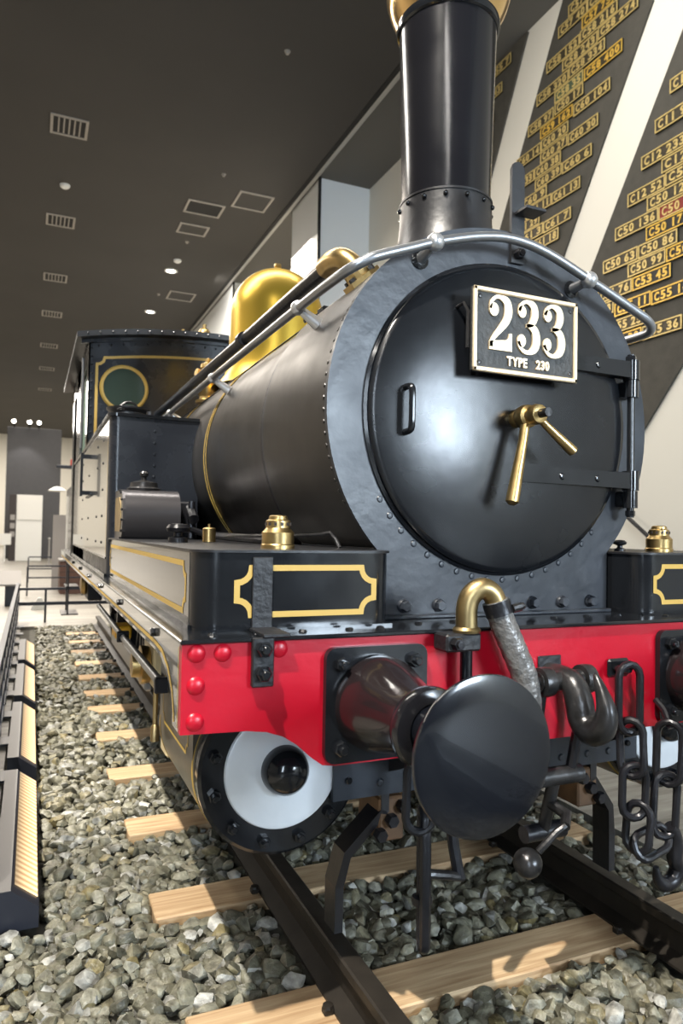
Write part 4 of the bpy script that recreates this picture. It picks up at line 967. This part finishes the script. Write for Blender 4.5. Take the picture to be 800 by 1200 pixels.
# cylinders
for s in (-1, 1):
    cx, cz = s*.778, .576
    cy = MB().lathe([(.250, .305), (.257, .31), (.257, .93), (.250, .935)], (cx, 0, cz), 'y', 64).build('cylinder', 'cylinder_lagging', LOCO)
    MB().box(*sorted((cx-s*.12, cx+s*.257)), .33, .91, cz, .93).build('steam_chest', 'cylinder_lagging', cy, False)
    for y in (.335, .90): MB().lathe([(.257, y-.007), (.2586, y-.007), (.2586, y+.007), (.257, y+.007)], (cx, 0, cz), 'y', 64).build('gold_lining', 'gold_paint', cy)
    m = MB(); ribbon(m, notched(.40, .84, .60, .76, .03), .010, lambda u, v, h: (cx+s*(.257+h), u, v)); m.build('gold_lining', 'gold_paint', cy, False)
    MB().lathe([(.0, .260), (.246, .260), (.256, .268), (.256, .300), (.246, .308), (0, .308)], (cx, 0, cz), 'y', 72).build('end_flange', 'black_gloss', cy)
    MB().lathe([(.181, .261), (.177, .254), (.165, .250), (.0, .248)], (cx, 0, cz), 'y', 64).build('end_cover', 'silver_paint', cy)
    MB().lathe([(.072, .249), (.072, .236), (.066, .210), (.050, .188), (.026, .176), (0, .173)], (cx, 0, cz), 'y', 36).build('rod_cover', 'black_gloss', cy)
    for i in range(12):
        t = 2*PI*(i+.5)/12; share('nut', nut, cy, (cx+.215*math.cos(t), .260, cz+.215*math.sin(t)), (0, i*.4, 0), (.9, .9, .9))
    MB().lathe([(.0, .935), (.2, .935), (.2, .97), (.07, .97), (.07, 1.0), (0, 1.0)], (cx, 0, cz), 'y', 32).build('rear_cover', 'dark_iron', cy)
    MB().cyl((cx, .98, cz), (cx, 1.75, cz), .026, 12).build('piston_rod', 'steel_rail', cy)
    MB().cyl((s*1.05, .78, .735), (s*1.05, 1.95, .735), .017, 12).build('pull_rod', 'steel_rail', cy)
    MB().cyl((s*1.05, 2.02, .735), (s*1.05, 3.4, .75), .015, 12).build('pull_rod', 'steel_rail', cy)
    for yb in (.76, 1.96): MB().box(*sorted((s*1.02, s*1.08)), yb, yb+.03, .71, .765, .004).build('rod_bracket', 'dark_iron', cy, False)
    MB().cyl((s*1.06, .86, .72), (s*1.06, .86, .55), .009, 8).lathe([(0, 0), (.016, 0), (.016, .05), (.009, .06), (0, .06)], (s*1.06, .86, .52), 'z', 10).build('drain_pipe', 'brass_dull', cy)
    # crosshead and slide bars
    ch_ = MB().box(*sorted((s*.80, s*.96)), 1.55, 1.85, .55, .75, .01).build('crosshead', 'cream_paint', cy, False)
    MB().lathe([(.0, 0), (.05, 0), (.085, .005), (.09, .03), (.09, .045), (.06, .05), (.055, .085), (0, .09)], (s*.958, 1.68, .645), (s, 0, 0), 24).build('crosshead_pin', 'brass', ch_)
    for zb in (.77, .47): MB().box(*sorted((s*.74, s*.84)), .95, 2.5, zb, zb+.04).build('slide_bar', 'worn_steel', cy, False)
    MB().box(*sorted((s*.90, s*.97)), 1.05, 1.12, .44, .72, .01).box(*sorted((s*.93, s*.99)), 1.02, 1.15, .40, .48, .01).build('oil_cup_bracket', 'cream_paint', cy, False)
    MB().box(*sorted((s*.9, s*1.0)), 2.8, 3.0, .60, .68, .01).build('oil_box_yellow', 'yellow_paint', cy, False)
    MB().box(*sorted((s*.93, s*.97)), 1.75, 3.3, .50, .60, .01).build('connecting_rod', 'steel_rail', cy, False)

# frames, wheels
for s in (-1, 1):
    fr = MB().prism([(.03, .98), (7.8, .98), (7.8, .55), (.9, .5), (.5, .42), (.03, .62)], 'x', s*.40, s*.43).build('main_frame', 'black_satin', LOCO, False)
fs_ = MB().box(-.62, .62, .24, .262, .46, .99).build('frame_stretcher', 'frame_paint', LOCO, False)
fb = meshof(MB().lathe([(0, -.008), (.010, -.006), (.014, 0)], (0, 0, 0), 'y', 10), 'rivet', 'frame_paint')
for x in (-.46, -.36, -.24, -.12, .02, .14, .26, .38, .48):
    for z in (.50, .60): share('rivet', fb, fs_, (x, .24, z))
def wheel(s, y, rad, spokes):
    m = MB(); x0 = s*.50
    m.lathe([(rad-.07, -.065), (rad+.027, -.065), (rad+.03, -.05), (rad+.024, -.036), (rad, -.03), (rad-.004, .06), (rad-.07, .06), (rad-.07, -.065)], (x0+s*.06, y, rad), (s, 0, 0), 48)
    m.lathe([(0, -.06), (.11, -.06), (.11, .09), (.07, .1), (0, .1)], (x0+s*.06, y, rad), (s, 0, 0), 24)
    for i in range(spokes):
        t = 2*PI*i/spokes; c_, s_ = math.cos(t), math.sin(t)
        p = [(y+.08*c_-.028*s_, rad+.08*s_+.028*c_), (y+.08*c_+.028*s_, rad+.08*s_-.028*c_), (y+(rad-.06)*c_+.02*s_, rad+(rad-.06)*s_-.02*c_), (y+(rad-.06)*c_-.02*s_, rad+(rad-.06)*s_+.02*c_)]
        m.prism(p, 'x', x0+s*.03, x0+s*.08)
    return m.build('wheel', 'black_satin', LOCO)
for y, rad, n_ in ((1.43, .43, 9), (2.9, .62, 13), (4.7, .62, 13), (6.6, .43, 9)):
    for s in (-1, 1): wheel(s, y, rad, n_)
    MB().cyl((-.5, y, rad), (.5, y, rad), .075, 16).build('axle', 'dark_iron', LOCO)
# guard irons in front of the wheels
for s in (-1, 1):
    pth = [(s*.43, .30, .62), (s*.43, .30, .40), (s*.545, .33, .265), (s*.565, .345, .16), (s*.565, .345, .02)]
    m = MB(); vs = []
    for (x, y, z), (nx, nz) in zip(pth, ((1, 0), (1, .3), (.8, .7), (1, .2), (1, 0))):
        for dx, dy in ((-.014, -.04), (.014, -.04), (.014, .045), (-.014, .045)): vs.append((x+dx*nx, y+dy, z+s*dx*nz))
    fs = [(0, 1, 2, 3), (16, 17, 18, 19)]+[(a*4+i, a*4+(i+1) % 4, a*4+4+(i+1) % 4, a*4+4+i) for a in range(4) for i in range(4)]
    gi = m.add(vs, fs).build('guard_iron', 'black_satin', LOCO, False)
    br = MB().box(*sorted((s*.36, s*.45)), .262, .42, .30, .44, .006).build('guard_bracket', 'rail_rust', gi, False)
    gb = meshof(MB().hexa((0, 0, 0), (0, -1, 0), .022, .028), 'bolt', 'dark_iron')
    for q_ in range(3): share('bolt', gb, gi, (s*(.37+.04*q_), .262, .41-.04*q_))
# cab steps
for s in (-1, 1):
    st = MB().box(*sorted((s*1.10, s*1.085)), 6.85, 6.90, .29, .93).build('step_hanger', 'dark_iron', LOCO, False)
    MB().box(*sorted((s*1.10, s*1.085)), 7.25, 7.30, .29, .93).build('hanger_bar', 'dark_iron', st, False)
    MB().box(*sorted((s*1.16, s*.98)), 6.85, 7.30, .29, .305).build('step_tread', 'worn_steel', st, False)
    MB().box(*sorted((s*1.12, s*.98)), 6.85, 7.30, .60, .615).build('step_tread', 'worn_steel', st, False)
    MB().lathe([(0, 0), (.09, 0), (.10, .02), (.085, .05), (.03, .06), (0, .06)], (s*.99, 5.5, .74), (s, 0, 0), 20).build('axle_box_cover', 'brass', LOCO)
    MB().box(*sorted((s*.86, s*.99)), 5.3, 5.7, .60, .93, .01).build('axle_box', 'dark_iron', LOCO, False)

# vacuum hose at the front
ex, ey = -.335, -.045
SPp = MB().cyl((ex, ey, .62), (ex, ey, 1.006), .018, 14).build('vacuum_pipe', 'black_gloss', LOCO)
MB().box(ex-.085, ex+.032, -.075, -.001, .955, 1.006, .006).build('pipe_clamp', 'black_rough', SPp, False)
share('bolt', mnut, SPp, (ex-.055, -.075, .98))
pth = smooth_path([(ex, ey, 1.01), (ex, ey, 1.075), (ex+.012, ey-.004, 1.112), (ex+.042, ey-.012, 1.132), (ex+.072, ey-.018, 1.118), (ex+.088, ey-.022, 1.088)], 6)
MB().tube(pth, .031, 20).lathe([(.031, -.004), (.039, -.002), (.041, .006), (.034, .014)], (ex, ey, 1.008), 'z', 20).build('hose_elbow', 'brass_dull', SPp)
hpth = smooth_path([(ex+.084, ey-.021, 1.096), (ex+.104, ey-.028, 1.035), (ex+.134, ey-.037, .965), (ex+.170, ey-.045, .880), (ex+.188, ey-.045, .79), (ex+.190, ey-.04, .70), (ex+.190, ey-.04, .66)], 5)
MB().tube(hpth, [.037+(.0015 if i % 2 else 0) for i in range(len(hpth))], 18).build('vacuum_hose', 'hose_canvas', SPp)
d = (hpth[3]-hpth[0]).normalized()
MB().cyl(hpth[0]+d*.002, hpth[0]+d*.042, .0405, 20).build('hose_clamp', 'dark_iron', SPp)
MB().cyl(hpth[0]+d*.022+Vector((.030, -.028, 0)), hpth[0]+d*.022+Vector((.058, -.030, .006)), .013, 10).ball(hpth[0]+d*.022+Vector((.064, -.030, .008)), .010, 8, 6).build('clamp_screw', 'worn_steel', SPp)
e_ = hpth[-1]; MB().lathe([(.034, 0), (.043, .0), (.045, .02), (.045, .05), (.03, .06), (.022, .10), (0, .10)], e_, (.25, -.15, -1), 18).build('hose_coupling', 'worn_steel', SPp)

# draw hook and coupling
hk = MB()
prof_c = [(0, .01, .860, .038), (0, -.06, .860, .038), (0, -.11, .845, .042), (0, -.135, .80, .046), (0, -.148, .752, .045), (0, -.185, .727, .045), (0, -.228, .748, .042), (0, -.243, .795, .033), (0, -.226, .845, .021), (0, -.204, .885, .011), (0, -.198, .896, .004)]
P4 = [Vector(p) for p in prof_c]; cpts = []
for i in range(len(P4)-1):
    for j in range(4): cpts.append(P4[i].lerp(P4[i+1], j/4))
pp = smooth_path([p[:3] for p in prof_c], 4); rr = []
for i in range(len(pp)):
    f_ = i/4; a = int(min(f_, len(prof_c)-2)); rr.append(.9*(prof_c[a][3]*(1-(f_-a))+prof_c[a+1][3]*(f_-a)))
HK = hk.tube(pp, rr, 18).build('draw_hook', 'worn_steel', LOCO, ang=80)
MB().box(-.045, .045, -.006, 0, .80, .915, .003).build('hook_plate', 'black_rough', HK, False)
MB().cyl((-.105, -.075, .852), (.085, -.075, .852), .030, 18).build('hook_pin', 'worn_steel', HK)
MB().cyl((-.155, -.075, .852), (-.10, -.075, .852), .018, 14).build('pin_end', 'dark_iron', HK)
MB().lathe([(.030, 0), (.043, .002), (.045, .02), (.043, .04), (.030, .042)], (-.10, -.075, .852), 'x', 20).build('pin_collar', 'worn_steel', HK)
MB().lathe([(.030, 0), (.043, .002), (.045, .02), (.043, .04), (.030, .042)], (.055, -.075, .852), 'x', 20).build('pin_collar', 'worn_steel', HK)
# screw coupling hanging from the pin
SCp = empty('screw_coupling', (0, 0, 0)); SCp.parent = LOCO
for x in (-.085, .07): MB().tube([(x, -.075, .85), (x*1.05, -.06, .74), (x*.75, -.04, .56)], .017, 10).build('shackle_arm', 'dark_iron', SCp)
MB().cyl((-.10, -.04, .555), (.09, -.04, .555), .028, 14).build('trunnion', 'worn_steel', SCp)
MB().cyl((-.005, -.04, .56), (-.02, .0, .36), .020, 12).build('screw', 'worn_steel', SCp)
MB().cyl((-.09, .0, .375), (.06, .0, .375), .026, 14).build('trunnion', 'dark_iron', SCp)
MB().tube([(-.015, -.03, .47), (.005, -.08, .452), (-.035, -.12, .437)], [.016, .018, .015], 10).build('lever_hub', 'worn_steel', SCp)
MB().tube([(-.035, -.12, .44), (-.065, -.118, .425), (-.115, -.10, .37)], .011, 10).build('lever', 'worn_steel', SCp)
MB().ball((-.145, -.09, .338), .042, 20, 12).build('lever_ball', 'worn_steel', SCp)
# chains
def link_path(c, L, W, axis_l, axis_w, n=6):
    c = Vector(c); al = Vector(axis_l).normalized(); aw = Vector(axis_w); aw = (aw-al*aw.dot(al)).normalized()
    r = W/2; h = L/2-r; pts = []
    for i in range(n+1): t = PI*i/n; pts.append(c+al*h+al*r*math.sin(t)+aw*r*math.cos(t))
    for i in range(n+1): t = PI+PI*i/n; pts.append(c-al*h+al*r*math.sin(t)+aw*r*math.cos(t))
    return pts
def chain_link(par, c, L, W, al, aw, r=.0125, m='dark_iron'):
    return MB().tube(link_path(c, L, W, al, aw), r, 10, True).build('chain_link', m, par)
def bracket(par, x, z, m='black_gloss'):
    MB().box(x-.045, x+.045, -.018, 0, z-.03, z+.03, .008).build('bracket_plate', m, par, False)
    MB().tube(smooth_path([(x-.018, 0, z), (x-.018, -.035, z), (x, -.05, z), (x+.018, -.035, z), (x+.018, 0, z)], 4), .012, 8).build('bracket_eye', m, par)
# wall-side chain: down, across and up to a hanging hook
CH = empty('safety_chain', (0, 0, 0)); CH.parent = LOCO
bracket(CH, .275, .862)
chain_link(CH, (.268, -.065, .775), .215, .078, (0, .0, 1), (1, -.15, 0))
chain_link(CH, (.272, -.072, .620), .175, .070, (0, .05, 1), (.55, -.9, 0))
chain_link(CH, (.276, -.078, .485), .165, .072, (.02, 0, 1), (1, -.5, .1))
chain_link(CH, (.290, -.082, .372), .150, .075, (.1, 0, 1), (.35, -1, 0))
chain_link(CH, (.345, -.085, .320), .155, .074, (1, .1, .18), (0, .5, 1))
chain_link(CH, (.408, -.080, .425), .200, .074, (.06, .0, 1), (1, -.4, 0))
chain_link(CH, (.425, -.080, .590), .200, .076, (.03, .0, 1), (.5, -.9, 0))
MB().tube([(.432, -.08, .668), (.436, -.05, .72), (.44, -.012, .745)], .011, 8).build('chain_rod', 'dark_iron', CH)
hkp = smooth_path([(.425, -.085, .358), (.440, -.085, .338), (.455, -.083, .295), (.452, -.08, .25), (.468, -.078, .215), (.450, -.076, .180), (.412, -.076, .172), (.382, -.078, .195), (.370, -.08, .235)], 5)
MB().tube(hkp, [.020+.006*math.sin(i/len(hkp)*PI) if i < len(hkp)*.75 else .024*(1-(i/len(hkp)-.75)*3.2)+.002 for i in range(len(hkp))], 12).build('chain_hook', 'dark_iron', CH)
# lamp-side chain below the buffer
CL = empty('safety_chain', (0, 0, 0)); CL.parent = LOCO
MB().tube([(-.478, .02, .665), (-.478, -.03, .665), (-.478, -.05, .65)], .012, 8).build('chain_rod', 'dark_iron', CL)
chain_link(CL, (-.487, -.055, .565), .20, .075, (.02, 0, 1), (1, -.35, 0), .0125)
lk = MB().tube(link_path((-.463, -.04, .33), .37, .050, (.02, .05, 1), (.35, 1, 0)), .016, 10, True).build('chain_link', 'dark_iron', CL)
MB().lathe([(.016, -.012), (.028, -.01), (.03, 0), (.028, .01), (.016, .012)], (-.462, -.032, .265), (0.02, .05, 1), 14).build('link_collar', 'dark_iron', CL)
MB().tube([(-.455, -.055, .345), (-.40, -.06, .335), (-.345, -.055, .318)], [.013, .013, .013], 10).build('toggle_bar', 'worn_steel', CL)
MB().tube([(-.355, -.055, .315), (-.36, -.03, .40), (-.36, .0, .52), (-.36, .03, .62)], .017, 10).build('toggle_arm', 'dark_iron', CL)
